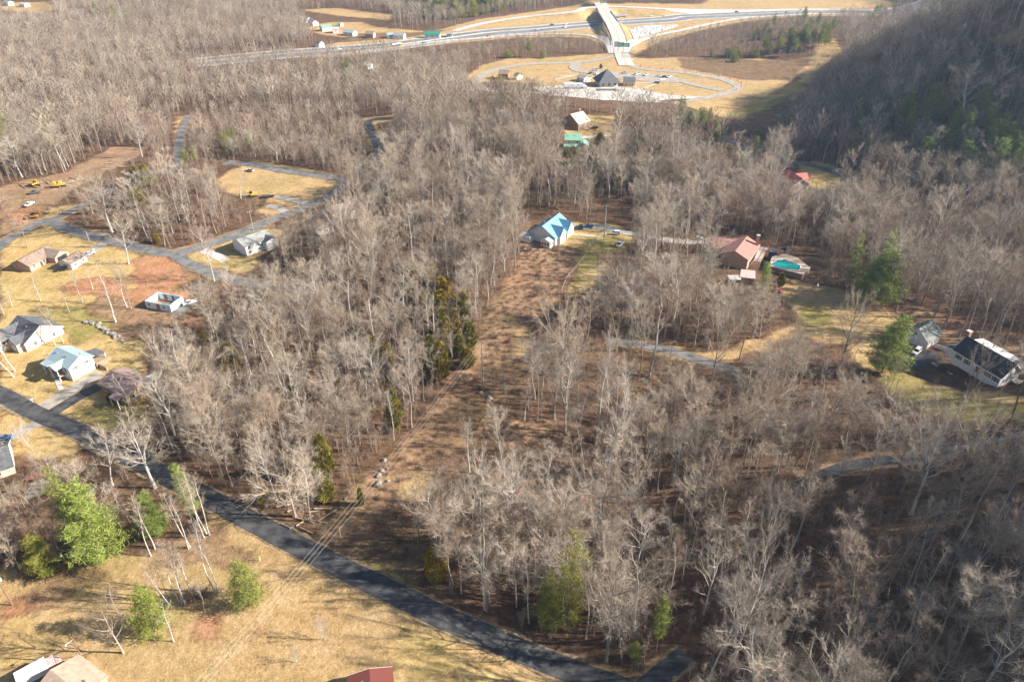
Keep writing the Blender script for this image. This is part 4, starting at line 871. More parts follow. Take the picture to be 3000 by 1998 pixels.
car('sedan', 'dark', 1704, 374, ang(170), 'dark car parked in front of the tan roofed house on the knoll', 'car')
car('sedan', 'dark', 1742, 378, ang(175), 'dark car right of the pole on the knoll lawn', 'car')
car('sedan', 'silver', 2046, 703, ang(0), 'silver car left of the red roofed pool house', 'car')
car('sedan', 'grey', 2420, 500, ang(-10), 'grey car on the valley road beyond the red cabin', 'car')
car('sedan', 'dark', 183, 793, ang(20), 'small blue tractor by the near gable of the long white outbuilding', 'tractor', name='small_tractor')
for (u, v, k, p_, d, lb) in [(1066,146,'sedan','dark',45,'dark car on the highway left of the yellow cab truck'), (993,147,'van','white',45,'white van at the left end of the visible highway'),
 (1243,129,'suv','dark',45,'dark car in the near lanes below the dark green hall'), (1254,117,'sedan','blue',225,'blue car in the far lanes right of the near dark car'),
 (1432,108,'sedan','red',45,'red car on the highway below the long grass bank'), (1390,102,'sedan','dark',225,'dark car just left of the red car'), (1617,76,'pickup_truck','dark',225,'dark pickup left of the overpass in the far lanes'),
 (1658,74,'sedan','white',225,'white car near the overpass in the far lanes'), (1655,83,'suv','white',45,'white car near the overpass in the near lanes'), (1573,90,'sedan','silver',45,'silver car alone in the near lanes left of the overpass'),
 (1908,50,'pickup_truck','white',20,'white pickup hauling a trailer right of the tanker'), (1947,50,'sedan','white',20,'white car right of the white pickup and trailer'), (2158,38,'suv','dark',18,'dark car in the upper lanes of the right highway'),
 (2196,44,'sedan','white',200,'white car in the lower lanes of the right highway'), (2306,38,'sedan','silver',18,'pale car where bare trees hide the highway'), (2347,31,'sedan','white',18,'white car farthest right on the highway')]:
    car(k, p_, u, v, ang(d), lb, 'car', 'vehicles on the highway')
semi(1163, 137, ang(45), 'yellow cab mixer truck on the left part of the highway', 'yellow', 'tank', 9)
semi(1806, 54, ang(200), 'red cab tanker truck right of the overpass', 'red', 'tank', 15)
semi(1695, 261, ang(0), 'white semi truck with box trailer, left one in the rest area lot', 'white', 'box', 15)
semi(1790, 268, ang(0), 'white cab semi truck with dark flatbed, right one in the rest area lot', 'white', 'flat', 15)
for i, (u, v, k, p_) in enumerate([(1744,209,'van','white'), (1732,217,'sedan','blue'), (1748,220,'sedan','white'), (1829,217,'pickup_truck','silver'), (1867,221,'van','white'), (1893,222,'pickup_truck','white'), (1933,226,'suv','white'), (1947,229,'suv','dark'), (1960,228,'pickup_truck','white')]):
    car(k, p_, u, v, ang(10+20*(i % 3)), ['white van nearest the entrance of the rest area car park', 'blue car left of the rest area hut', 'white car beside the blue car near the rest area hut', 'silver pickup behind the pavilion roof', 'white van right of the pavilion roof', 'white pickup in the middle of the rest area car park', 'white SUV near the right end of the car park', 'dark SUV near the right end of the car park', 'white pickup farthest right in the rest area car park'][i], 'car', 'vehicles in the rest area car park')
# earth movers
def track(o, L, W_, h=.8):
    for s in (-1, 1):
        a = MB(); a.prism([(-L/2, h*.5), (-L/2+.4, 0), (L/2-.4, 0), (L/2, h*.5), (L/2-.4, h), (-L/2+.4, h)], s*W_-.25, s*W_+.25); a.build('track', PAINTS['dark'], o)
def digger(kind, u, v, rz, label, paint='yellow', name='excavator'):
    p = wp(u, v); o = empty(name, (p[0], p[1], gz(*p)), rz, label, 'digger'); M = PAINTS[paint]
    if kind == 'excavator':
        track(o, 4.2, 1.1); MB().box(-2.1, 1.2, -1.3, 1.3, .95, 2.0).build('body', M, o, bevel=.1); MB().box(.1, 1.6, .1, 1.2, 2.0, 3.0).build('cab', CGL, o, bevel=.08)
        a = MB(); a.tube((1.2, -.3, 1.8), (4.2, -.3, 4.4), .28, .22, 6); a.tube((4.2, -.3, 4.4), (6.2, -.3, 2.2), .2, .16, 6); a.build('boom', M, o)
        a = MB(); a.prism([(5.9, 2.3), (6.6, 2.0), (6.5, 1.1), (5.7, 1.2)], -.8, .2); a.build('bucket', PAINTS['dark'], o)
    elif kind == 'dozer':
        track(o, 3.8, 1.0); MB().box(-1.5, 1.6, -.8, .8, .8, 1.8).build('body', M, o, bevel=.1); MB().box(-1.2, .4, -.8, .8, 1.8, 3.0).build('cab', M, o, bevel=.08)
        a = MB(); a.prism([(2.2, .1), (2.5, .1), (2.4, .8), (2.55, 1.4), (2.3, 1.4), (2.15, .8)], -1.7, 1.7); a.build('blade', PAINTS['grey'], o)
    else:
        MB().box(-2.4, 1.5, -.7, .7, .8, 1.7).build('body', M, o, bevel=.1); MB().box(-1.0, .6, -.7, .7, 1.7, 2.9).build('cab', CGL, o, bevel=.08)
        a = MB(); a.prism([(2.3, .2), (3.2, .2), (3.0, .9), (2.3, 1.2)], -1.1, 1.1); a.build('bucket', M, o)
        a = MB(); a.tube((.8, .6, 1.6), (2.6, .6, .8), .12, .12, 5); a.tube((.8, -.6, 1.6), (2.6, -.6, .8), .12, .12, 5); a.build('loader_arm', M, o)
        a = MB(); a.tube((-2.4, 0, 1.4), (-3.6, 0, 3.2), .16, .14, 5); a.tube((-3.6, 0, 3.2), (-4.8, 0, 1.6), .14, .12, 5); a.build('boom', M, o); wheels(o, (-1.5, 1.4), .95, .6, .4)
digger('excavator', 100, 545, ang(-30), 'yellow excavator beside felled logs at the upper left')
digger('dozer', 164, 549, ang(10), 'yellow bulldozer, left of a pair near the felled logs', name='bulldozer')
digger('dozer', 182, 546, ang(20), 'yellow bulldozer, right of a pair near the felled logs', name='bulldozer')
digger('backhoe', 98, 640, ang(190), 'orange backhoe loader by the road junction at the left', 'orange', 'backhoe_loader')
digger('excavator', 742, 576, ang(200), 'yellow and white loader standing on the upper field', 'yellow', 'small_excavator')
car('pickup_truck', 'grey', 104, 568, ang(200), 'grey dump truck behind the yellow excavator', 'truck', name='dump_truck')
p = wp(786, 579); o = empty('black_trailer', (p[0], p[1], gz(*p)), ang(20), 'black flat trailer beside the loader on the upper field', 'trailer')
MB().box(-3, 3, -1.1, 1.1, .5, .8).build('flatbed', PAINTS['dark'], o); MB().box(-3, -2.7, -1.1, 1.1, .8, 1.5).build('headboard', PAINTS['dark'], o); wheels(o, (-.8, .4), 1.1, .4)
# box truck at the bottom left
A, B = wp(52,1984,2.6), wp(134,1938,2.6); rz = math.atan2(B[1]-A[1], B[0]-A[0]); Lb = math.hypot(B[0]-A[0], B[1]-A[1])
o = empty('box_truck', ((A[0]+B[0])/2, (A[1]+B[1])/2, gz(*A)), rz, 'white box truck with a faded red cab beside the tan and brown roof', 'truck')
MB().box(-Lb/2-.5, Lb/2, -1.5, 1.5, .7, 3.0).build('box_body', PAINTS['white'], o, bevel=.08)
m_ = MB(); m_.box(Lb/2+.02, Lb/2+1.5, -1.1, 1.1, .7, 2.6); m_.box(Lb/2+1.5, Lb/2+2.5, -1.05, 1.05, .7, 1.6); m_.build('cab', mat('faded_red', (.45,.25,.22), .6, (.60,.52,.50), 2.2), o, bevel=.1)
MB().box(Lb/2+1.45, Lb/2+1.56, -1.0, 1.0, 1.7, 2.45).build('windscreen', CGL, o); wheels(o, (-Lb/2+1.2, Lb/2+1.4), 1.2, .45, .3)
# ---------------------------------------------------------------- poles, wires, lamps
WOODP = mat('pole_wood', (.25,.14,.085), .9, (.18,.10,.06), 2); INS = mat('insulator', (.5,.5,.48), .4)
def top_h(u, v, vt):
    x, y = wp(u, v); z0 = gz(x, y); hs = np.linspace(1, 45, 400); _, V, _ = proj(np.full(400, x), np.full(400, y), z0+hs); return float(hs[np.argmin(abs(V-vt))])
POLES = {}
def pole(key, u, v, vt, label, steel=False, arms=1, trans=False, lamp=False, rz=.8, group='utility poles carrying the wires'):
    x, y = wp(u, v); z0 = gz(x, y); h = top_h(u, v, vt); M = STEEL if steel else WOODP
    o = empty('utility_pole', (x, y, z0), rz, label, 'utility pole', group); r = .28 if steel else .17
    a = MB(); a.tube((0, 0, -.5), (0, 0, h), r, r*.6, 8); a.build('pole_shaft', M, o)
    for k in range(arms):
        zz = h-.5-1.6*k; a = MB(); a.box(-1.3, 1.3, -.08, .08, zz, zz+.16); c = a.build('crossarm', M, o)
        for x_ in (-1.15, 0, 1.15): b = MB(); b.lathe([(.05, 0), (.09, .06), (.05, .14), (.09, .2), (.04, .3)], (x_, 0, zz+.16), 6); b.build('insulator', INS, c)
    if trans: a = MB(); a.lathe([(.26, 0), (.3, .05), (.3, .85), (.2, .95)], (.45, 0, h-3.2), 10); a.build('transformer', mat('transformer_grey', (.5,.53,.55), .5), o)
    if lamp: a = MB(); a.tube((0, 0, h-2.2), (-1.4, -.6, h-1.8), .05, .05, 6); k = a.build('lamp_arm', STEEL, o); b = MB(); b.lathe([(.12, -.25), (.3, -.1), (.2, .1), (.08, .2)], (-1.5, -.65, h-1.8), 8); b.build('lamp_head', INS, k)
    POLES[key] = (x, y, z0, h, rz); return o
pole('B', 1415, 1132, 1000, 'tall grey steel pole in the brown corridor below the cedars', True, 1, rz=-.1)
pole('C', 1769, 705, 602, 'tall grey steel pole at the fence by the white SUV', True, 1, rz=-.1)
pole('D', 1722, 1418, 1318, 'brown guyed pole between dark wood and sunlit leaf litter', rz=.6); pole('E', 1959, 1086, 999, 'brown pole beside the hill driveway', trans=False, rz=.6)
pole('F', 2378, 897, 819, 'brown pole with a white transformer below the pool terrace', arms=0, trans=True); pole('G', 36, 1772, 1678, 'brown pole at the lower left edge near the pines', arms=0, trans=True)
pole('H', 249, 1941, 1855, 'brown pole with a lamp arm above the white box truck', arms=0, lamp=True); pole('I', 144, 623, 552, 'brown pole right of the orange backhoe'); pole('J', 58, 691, 628, 'brown pole left of the road junction')
pole('K', 268, 725, 678, 'pale pole beside the curving road left', True, 0); pole('L', 742, 674, 619, 'pale pole beside the grey roofed white house', True, 1); pole('M', 813, 478, 439, 'brown pole beside the upper field road', arms=1)
pole('N', 662, 283, 246, 'pale pole, farthest along the forest road line'); pole('O', 558, 327, 295, 'brown pole at the bend of the forest road'); pole('P', 520, 361, 331, 'brown pole left of the forest road')
pole('Q', 2384, 190, 140, 'tall steel pole on the far saddle of the clearing', True, 1, rz=0); pole('R', 2295, 310, 229, 'tall steel pole at the edge of the shaded hillside', True, 1, rz=0)
pole('S', 2478, 112, 87, 'steel pole up the far hillside', True, 1, rz=0); pole('T', 2535, 64, 14, 'steel pole beside the right end of the highway', True, 0); pole('U', 2146, 444, 389, 'brown pole by the valley road')
pole('V', 2358, 467, 411, 'pole with a pale box left of the tall bare poplar', arms=0, trans=True); pole('X', 1742, 384, 347, 'thin pole on the lawn of the knoll', arms=0, lamp=True); pole('Y', 2130, 808, 765, 'orange brown post in front of the red roofed pool house', arms=0)
pole('Z', 1213, 110, 78, 'left of two brown poles beside the dark green hall', arms=1); pole('AA', 1229, 108, 72, 'right of two brown poles beside the dark green hall', arms=1); pole('AB', 1334, 93, 76, 'brown pole right of the dark green hall', arms=1)
WIREM = mat('wire', (.22,.20,.18), .5, metal=.3)
def wires(a, b, label, sag=1.6, offs=(-1.15, 0, 1.15), r=.016, dz=0):
    A = POLES[a] if isinstance(a, str) else a; B = POLES[b] if isinstance(b, str) else b
    m = MB()
    for q in offs:
        pa = Vector((A[0]+q*math.cos(A[4]), A[1]+q*math.sin(A[4]), A[2]+A[3]-dz)); pb_ = Vector((B[0]+q*math.cos(B[4]), B[1]+q*math.sin(B[4]), B[2]+B[3]-dz)); n = 14; pr = None
        for i in range(n+1):
            t = i/n; p = pa.lerp(pb_, t); p.z -= sag*4*t*(1-t)
            if pr is not None: m.tube(pr, p, r, r, 3, False)
            pr = p
    o = m.build('power_line', WIREM); tag(o, label, 'power line', 'power lines')
offp = (-58.0, 77.0, 0.0, 19.0, -.1)
wires('B', offp, 'wires crossing the country road down to the bottom edge', 2.6); wires('B', 'C', 'wires between the two tall grey steel poles', 2.6)
wires('C', 'U', 'wires from the fence steel pole over the wood to the valley road', 3.0); wires('D', 'E', 'wires between the guyed pole and the driveway pole', 1.2); wires('U', 'R', 'wires rising from the valley road to the shaded hillside pole', 2.5); wires('R', 'Q', 'wires between the two far steel poles on the saddle', 2)
wires('J', 'I', 'wires left of the orange backhoe', .8, (-.9, .9)); wires('P', 'O', 'wires along the forest road, lower span', .8, (-.9, .9)); wires('O', 'N', 'wires along the forest road, upper span', .8, (-.9, .9)); wires('E', 'F', 'wires from the driveway pole to the pool terrace pole', 1.2, (0,))
# light standards of the rest area and highway
ls = empty('light_standard', (0, 0, 0), 0, 'x', 'street lamp', 'light standards round the rest area'); a = MB(); a.tube((0, 0, -.3), (0, 0, 10.5), .16, .10, 6); a.build('lamp_pole', STEEL, ls)
a = MB(); a.tube((0, 0, 10.4), (1.6, 0, 10.8), .06, .06, 5); k = a.build('lamp_arm', STEEL, ls); b = MB(); b.box(1.3, 2.3, -.22, .22, 10.72, 10.92); b.build('lamp_head', INS, k)
lt = tree_of(ls); first = True
for (u, v, t_) in [(1405,212,'left side of the rest area loop road'), (1452,203,'near the brown gabled shelter'), (1516,190,'along the upper left loop road'), (1598,178,'along the upper left loop road'), (1387,238,'at the left bend of the loop road'), (1685,247,'left of the pavilion'), (1771,247,'in front of the pavilion'), (1765,210,'behind the rest area hut'), (1849,212,'beside the curving crossing road'), (1865,262,'between the walkways'), (1932,222,'at the car park end'), (1945,202,'at the foot of the shaded bank'), (2003,223,'inside the right loop'), (2026,208,'on the shaded bank'), (2053,265,'inside the lower right loop'), (2112,219,'on the shaded bank'), (2173,228,'at the right end of the loop'), (2185,250,'at the right end of the loop'), (2101,258,'inside the grass oval'), (1787,164,'where the left ramp meets the crossing road'), (1960,264,'above the truck lot'), (1538,128,'on the highway verge'), (1536,98,'in the highway verge'), (1808,70,'beside the overpass')]:
    x, y = wp(u, v); L_ = (x, y, gz(x, y)); lab = 'slender grey light standard '+t_
    if first: ls.location = L_; ls['label'] = lab; first = False
    else: dup(lt, L_, rng.uniform(0, 6), label=lab)
# barrels
OR = mat('barrel_orange', (.75,.13,.02), .6); bb = empty('traffic_barrel', (0, 0, 0), 0, 'orange and white traffic barrel along the right loop ramp', 'traffic barrel', 'traffic barrels along the right loop ramp')
a = MB(); a.lathe([(.42, 0), (.42, .12), (.34, .14), (.33, .5), (.30, .52), (.29, .9), (.26, .92), (.25, 1.25)], (0, 0, 0), 10); a.build('drum', OR, bb); a = MB(); a.lathe([(.345, .34), (.33, .48)], (0, 0, 0), 10); a.build('reflective_band', WFR, bb)
bt = tree_of(bb)
for i, (u, v) in enumerate([(1876,196), (1902,199), (1940,204), (1972,206), (2010,212), (2041,216), (2072,220), (2108,224), (2141,232), (2162,238), (2172,246), (2172,256), (2157,266)]):
    x, y = wp(u, v)
    if i == 0: bb.location = (x, y, gz(x, y)+.2); bb.scale = (1.3,)*3
    else: dup(bt, (x, y, gz(x, y)+.2), 0, 1.3)
# overhead signs
def sign(u, v, w_, h_, rz, label, m, back=False, z0=6.0, gl=None):
    x, y = wp(u, v); o = empty('overhead_sign', (x, y, gz(x, y)), rz, label, 'road sign', 'overhead signs at the junction')
    MB().box(-w_/2, w_/2, -.1, .05, z0, z0+h_).build('sign_panel', m, o)
    k = MB()
    for x_ in (-w_/2+.4, w_/2-.4): k.tube((x_, .2, -.5), (x_, .2, z0+h_), .14, .14, 6)
    k.build('sign_post', STEEL, o)
    if not back:
        k = MB(); t = .12
        for (a, b, c, d) in ((-w_/2+.1, w_/2-.1, z0+.1, z0+.1+t), (-w_/2+.1, w_/2-.1, z0+h_-.1-t, z0+h_-.1), (-w_/2+.1, -w_/2+.1+t, z0+.225, z0+h_-.225), (w_/2-.1-t, w_/2-.1, z0+.225, z0+h_-.225)): k.box(a, b, -.13, -.103, c, d)
        for j in range(3): k.box(-w_/2+1.0, w_/2-1.4-.6*(j % 2), -.13, -.103, z0+h_*.24+j*h_*.2, z0+h_*.24+j*h_*.2+.28)
        k.build('sign_border', WFR, o)
SG = mat('sign_green', (.0,.26,.15), .5); x_ = 0
sign(1818,158,5.6,4.2,0,'green overhead road sign, left one above the crossing road', SG); sign(1833,158,6.4,3.6,0,'green overhead road sign, right one above the crossing road', SG)
sign(1804,158,4.6,5.0,0,'grey backed overhead road sign left of the green signs', mat('sign_back', (.42,.45,.50), .5, metal=.3), True)
sign(1764,16,5,3,0,'small green sign at the far ramp junction', SG, z0=2)
# small roadside things
MK = mat('marker_yellow', (.7,.45,.02), .6)
for (u, v, lb) in [(997,1566,'white and yellow utility marker post beside the road above the asphalt'), (762,1642,'white and yellow marker post on the grass left of the road'), (2423,930,'white and yellow marker post on the shaded lawn'), (2133,1052,'white and yellow marker post by the hill driveway')]:
    x, y = wp(u, v); o = empty('marker_post', (x, y, gz(x, y)), 0, lb, 'marker post'); a = MB(); a.lathe([(.08, -.2), (.08, 1.1)], (0, 0, 0), 6); a.build('post', WFR, o); a = MB(); a.lathe([(.10, 1.1), (.10, 1.6), (.05, 1.7)], (0, 0, 0), 6); a.build('marker_cap', MK, o)
for (u, v, lb) in [(96,1178,'white mailbox beside the left driveway'), (276,738,'white mailbox by the upper left driveway')]:
    x, y = wp(u, v); o = empty('mailbox', (x, y, gz(x, y)), .5, lb, 'mailbox'); MB().box(-.06, .06, -.06, .06, -.2, 1.0).build('post', WFR, o); MB().box(-.4, .4, -.2, .2, 1.003, 1.4).build('box', WFR, o, bevel=.1)
for (u, v, lb) in [(163,640,'green street name sign at the left road junction'), (1869,1962,'green street name sign at the bottom road junction')]:
    x, y = wp(u, v); o = empty('street_sign', (x, y, gz(x, y)), .3, lb, 'street sign'); a = MB(); a.tube((0, 0, -.2), (0, 0, 2.6), .05, .05, 6); a.build('post', STEEL, o); MB().box(-.55, .55, -.03, .03, 2.3, 2.6).build('sign_panel', SG, o)
# boulders
BM = mat('boulder_stone', (.30,.275,.245), .95, (.17,.16,.14), 1.2, bump=.5)
def rock_mesh(seed, r=1.0):
    import bmesh; g = np.random.default_rng(seed); bm = bmesh.new(); bmesh.ops.create_icosphere(bm, subdivisions=2, radius=r)
    k = g.normal(0, 1, (6, 3)); 
    for v in bm.verts:
        n = v.co.normalized(); s = 1+sum(.13*math.sin(3*float(n.x*q[0]+n.y*q[1]+n.z*q[2])+i) for i, q in enumerate(k)); v.co = v.co*s; v.co.z *= .7
    me = bpy.data.meshes.new('boulder'); bm.to_mesh(me); bm.free(); me.materials.append(BM); return me
RK = [rock_mesh(i) for i in range(5)]
BLN = smooth_line(pxline([(255,944), (290,958), (320,975), (345,990), (362,1000)]), 1.5)
i = 0
for c in BLN:
    for _ in range(2):
        x, y = c[0]+rng.normal(0, .7), c[1]+rng.normal(0, .5); o = bpy.data.objects.new('boulder', RK[i % 5]); COL.objects.link(o); s = rng.uniform(.5, 1.05)
        o.location = (x, y, gz(x, y)+.15); o.rotation_euler = (rng.uniform(-.3, .3), rng.uniform(-.3, .3), rng.uniform(0, 6)); o.scale = (s, s, s*.9); tag(o, 'pale boulder in the stone row below the clay ground at the left', 'boulder', 'boulders in the row at the left'); i += 1
for (u, v, s) in [(1110,1395,.9), (1120,1380,.7), (1138,1409,.6), (1110,1420,1.1), (1126,1352,1.0), (1132,1372,.5), (1437,1165,1.0), (1408,1152,.9), (1445,1152,.6), (560,842,.9), (575,838,1.0), (585,846,.8), (855,1545,.6), (1012,1460,.6), (1022,1442,.5)]:
    x, y = wp(u, v); o = bpy.data.objects.new('boulder', RK[int(u) % 5]); COL.objects.link(o); o.location = (x, y, gz(x, y)+.1); o.scale = (s, s, s); o.rotation_euler = (0, 0, u)
    tag(o, 'grey boulder lying in '+('the brown power line corridor' if u > 700 else 'the clay ground near the block house'), 'boulder', 'boulders in the corridor' if u > 700 else 'boulders on the clay')
# riprap
m_ = MB(); RPX = [(1843,90), (1868,82), (1900,77), (1985,76), (1975,82), (1935,92), (1900,104), (1868,110), (1856,118), (1852,104)]
RP = [tuple(r[:2]) for r in world([p[0] for p in RPX], [p[1] for p in RPX])]; xs = [p[0] for p in RP]; ys = [p[1] for p in RP]; base_v = [tuple(v.co) for v in RK[0].vertices]; base_f = [tuple(p.vertices) for p in RK[0].polygons]
rb = MB(); k = 0
while k < 1500:
    x, y = rng.uniform(min(xs), max(xs)), rng.uniform(min(ys), max(ys))
    if in_poly(np.array([x]), np.array([y]), RP)[0]:
        k += 1; s = rng.uniform(.6, 1.5); z = gz(x, y)+.2; a = rng.uniform(0, 6); c_, s_ = math.cos(a), math.sin(a)
        q = [(-1,-1,-.6), (1,-.8,-.6), (.9,1,-.6), (-1,.8,-.6), (-.6,-.5,.7), (.5,-.6,.5), (.7,.6,.8), (-.5,.6,.5)]
        rb.add([(x+s*(p[0]*c_-p[1]*s_), y+s*(p[0]*s_+p[1]*c_), z+s*p[2]) for p in q], [(4,5,6,7), (0,1,5,4), (1,2,6,5), (2,3,7,6), (3,0,4,7)])
tag(rb.build('riprap', mat('riprap_stone', (.62,.60,.57), .95, (.40,.39,.37), .8)), 'patch of broken white stones between highway and right ramp', 'rocks', kind='stuff')
# log pile and felled trunks
LG = mat('felled_log', (.40,.31,.22), .9, (.28,.21,.15), 2)
def logs(u, v, n, spread, L0, lb, r=.28):
    x, y = wp(u, v)
    for i in range(n):
        a = rng.uniform(-.8, .8); L_ = L0*rng.uniform(.6, 1.2); px_, py_ = x+rng.normal(0, spread), y+rng.normal(0, spread*.6); z = gz(px_, py_)
        m = MB(); m.tube((-L_/2, 0, r), (L_/2, 0, r*.8), r, r*.65, 7); o = m.build('felled_log', LG); o.location = (px_, py_, z+.1*(i % 3)); o.rotation_euler = (0, 0, a); tag(o, lb, 'log', lb)
logs(100, 535, 6, 5, 9, 'felled log lying near the yellow excavator'); logs(330, 490, 5, 6, 9, 'felled log at the edge of the red clay clearing'); logs(893, 1485, 9, 2.4, 4, 'cut log in the dark gully pile near the road'); logs(200, 530, 4, 5, 10, 'felled log near the yellow bulldozers', .22)
logs(915, 1525, 7, 3, 5, 'cut log in the brush pile at the roadside', .2); logs(215, 1628, 6, 1.6, 7, 'pale fallen trunk beside the olive pines', .16)
# ---------------------------------------------------------------- vegetation: shapes
BARK = mat('bark', (.42,.38,.33), .95, (.30,.26,.22), 1.2, rand=[(.40,.36,.32), (.75,.72,.68), (.55,.50,.44), (1.0,.96,.90)])
TWIG = mat('twigs', (.30,.25,.205), .95, rand=[(.13,.095,.065), (.27,.205,.15), (.40,.325,.25), (.27,.19,.135), (.46,.38,.29), (.33,.30,.25), (.18,.14,.105), (.52,.44,.35), (.30,.245,.185)])
TWIGW = mat('pale_twigs', (.50,.46,.41), .95, rand=[(.30,.25,.20), (.46,.40,.33)]); BARKW = mat('pale_bark', (.55,.52,.48), .9, (.30,.28,.25), 1.0)
DBARK = mat('conifer_bark', (.20,.14,.10), .95)
PINE = mat('pine_needles', (.15,.175,.035), .8, (.27,.28,.06), .8, rand=[(.7,.75,.7), (1, 1, 1), (1.1,1.0,.6), (.85,.95,.8)])
WPINE = mat('white_pine_needles', (.13,.175,.035), .8, (.29,.32,.07), .8, rand=[(.85,.9,.9), (1.05, 1.05, 1)])
CEDAR = mat('cedar_foliage', (.14,.135,.026), .85, (.36,.29,.05), .7, rand=[(.75,.85,.8), (1, 1, 1), (1.15,.95,.6), (.65,.75,.7)])
BRUSHM = mat('brush_stems', (.22,.16,.12), .95, rand=[(.10,.065,.045), (.19,.135,.10), (.30,.225,.16), (.14,.095,.07), (.24,.18,.12)])
STWIG = mat('sapling_twigs', (.25,.2,.15), .95, rand=[(.15,.11,.08), (.30,.235,.185), (.21,.155,.115), (.36,.29,.225), (.25,.18,.13)])
class TB:       # collects woody segments as arrays
    def __init__(s): s.v = []; s.f = []
    def seg(s, p, q, r0, r1, n):
        b = len(s.v); d = q-p; L_ = d.length
        if L_ < 1e-5: return
        d = d/L_; a = d.orthogonal().normalized(); c = d.cross(a)
        for (o, r) in ((p, r0), (q, r1)):
            for k in range(n):
                t = 6.28318*k/n; s.v.append(o+a*(r*math.cos(t))+c*(r*math.sin(t)))
        for k in range(n): s.f.append((b+k, b+(k+1) % n, b+(k+1) % n+n, b+k+n))
    def blade(s, p, q, w_, R):
        b = len(s.v); d = (q-p).normalized(); a = d.orthogonal().normalized(); c = d.cross(a); t = R.uniform(0, 6.28); e = (a*math.cos(t)+c*math.sin(t))*w_*.5
        s.v += [p-e, p+e, q]; s.f.append((b, b+1, b+2))
def wander(d, R, k, up=0.0):
    d = d+Vector((R.gauss(0, k), R.gauss(0, k), R.gauss(0, k)+up)); return d.normalized()
def deciduous(seed, H=20, spread=4.2, clear=.45, nb=13, sub=6, ss_=5, tw=4, tww=.020, r0=.22, ang_=.75, fork=False, lean=.02, twl=1.3, curve=.12):
    R = random.Random(seed); T = TB(); C = TB()
    trunks = [(Vector((0, 0, -.6)), Vector((R.gauss(0, lean), R.gauss(0, lean), 1)).normalized(), H, r0)]
    nodes = []; p, d, h, r = trunks[0]; n = 11; step = (H+.6)*.94/n; z = 0
    for i in range(n):
        q = p+d*step; ra = r0*(1-.88*i/n)+.02; rb_ = r0*(1-.88*(i+1)/n)+.02
        T.seg(p, q, ra*(1.35 if i == 0 else 1), rb_, 7 if i < 6 else 5); nodes.append((p.copy(), q.copy(), (i+.5)/n)); p = q; d = wander(d, R, .05, .03)
    tips = []
    for b in range(nb):
        f = clear+(1-clear)*((b+R.uniform(0, .9))/nb); i = min(n-1, int(f*n)); a, c, _ = nodes[i]; s = a.lerp(c, R.random())
        az = b*2.39996+R.gauss(0, .4); prof = math.sin(math.pi*min(1, max(.12, (f-clear)/(1-clear)*.82+.18)))**.6
        L_ = spread*1.25*prof*R.uniform(.75, 1.2)+.8; el = ang_*R.uniform(.8, 1.3)
        dd = Vector((math.cos(az)*math.sin(el), math.sin(az)*math.sin(el), math.cos(el))); br = r0*(.34 if fork else .22)*(1.15-f*.7); m = 4; P = s; prev = br
        for k in range(m):
            Q = P+dd*(L_/m); nr = br*(1-.75*(k+1)/m)+.012; (T if (fork and k < 2) else C).seg(P, Q, prev, nr, 5 if br > .08 else 4); prev = nr
            ns = max(1, round(sub*(k+1)/m/1.6))
            for j in range(ns):
                s2 = P.lerp(Q, R.random()); d2 = wander(dd, R, .55, .18); L2_ = L_*.45*R.uniform(.6, 1.15)*(1-.35*k/m); P2 = s2; r2 = nr*.5+.006; d2b = d2
                for k2 in range(2):
                    Q2 = P2+d2b*(L2_/2); C.seg(P2, Q2, r2*(1-.4*k2), r2*(.6-.35*k2), 3)
                    for j3 in range(max(1, ss_//2)):
                        s3 = P2.lerp(Q2, R.random()); d3 = wander(d2b, R, .55, .15); L3 = L2_*.42*R.uniform(.6, 1.2); Q3 = s3+d3*L3
                        C.seg(s3, Q3, .012, .006, 3)
                        for j4 in range(tw):
                            s4 = s3.lerp(Q3, R.uniform(.2, 1)); d4 = wander(d3, R, .5, .12); C.blade(s4, s4+d4*twl*R.uniform(.5, 1.1), tww, R)
                    P2 = Q2; d2b = wander(d2b, R, .2, .08)
            P = Q; dd = wander(dd, R, .16, curve)
    return T, C
def far_tree(seed, H=19, spread=4.2, nb=11, tw=26, tww=.075):
    R = random.Random(seed); T = TB(); C = TB(); T.seg(Vector((0, 0, -.5)), Vector((R.gauss(0, .3), R.gauss(0, .3), H*.9)), .22, .04, 4)
    for b in range(nb):
        f = .42+.56*(b+R.random())/nb; az = b*2.4+R.gauss(0, .3); el = .7*R.uniform(.8, 1.2); L_ = spread*1.25*math.sin(math.pi*min(1, (f-.42)/.58*.8+.2))**.6*R.uniform(.8, 1.2)+.6
        s = Vector((0, 0, H*.92*f)); d = Vector((math.cos(az)*math.sin(el), math.sin(az)*math.sin(el), math.cos(el))); e = s+d*L_; C.seg(s, e, .07, .03, 3)
        for k in range(tw):
            p = s.lerp(e, R.uniform(.25, 1)); dd = wander(d, R, .5, .15); C.blade(p, p+dd*R.uniform(1.0, 2.4), tww, R)
    return T, C
def tb_mesh(name, *parts):
    v = []; f = []; mi = []; ms = []
    for (tb, m) in parts:
        if m not in ms: ms.append(m)
        b = len(v); v += [tuple(p) for p in tb.v]; f += [tuple(i+b for i in q) for q in tb.f]; mi += [ms.index(m)]*len(tb.f)
    me = bpy.data.meshes.new(name); me.from_pydata(v, [], f)
    for m in ms: me.materials.append(m)
    if len(ms) > 1: me.polygons.foreach_set('material_index', mi)
    me.update(); return me
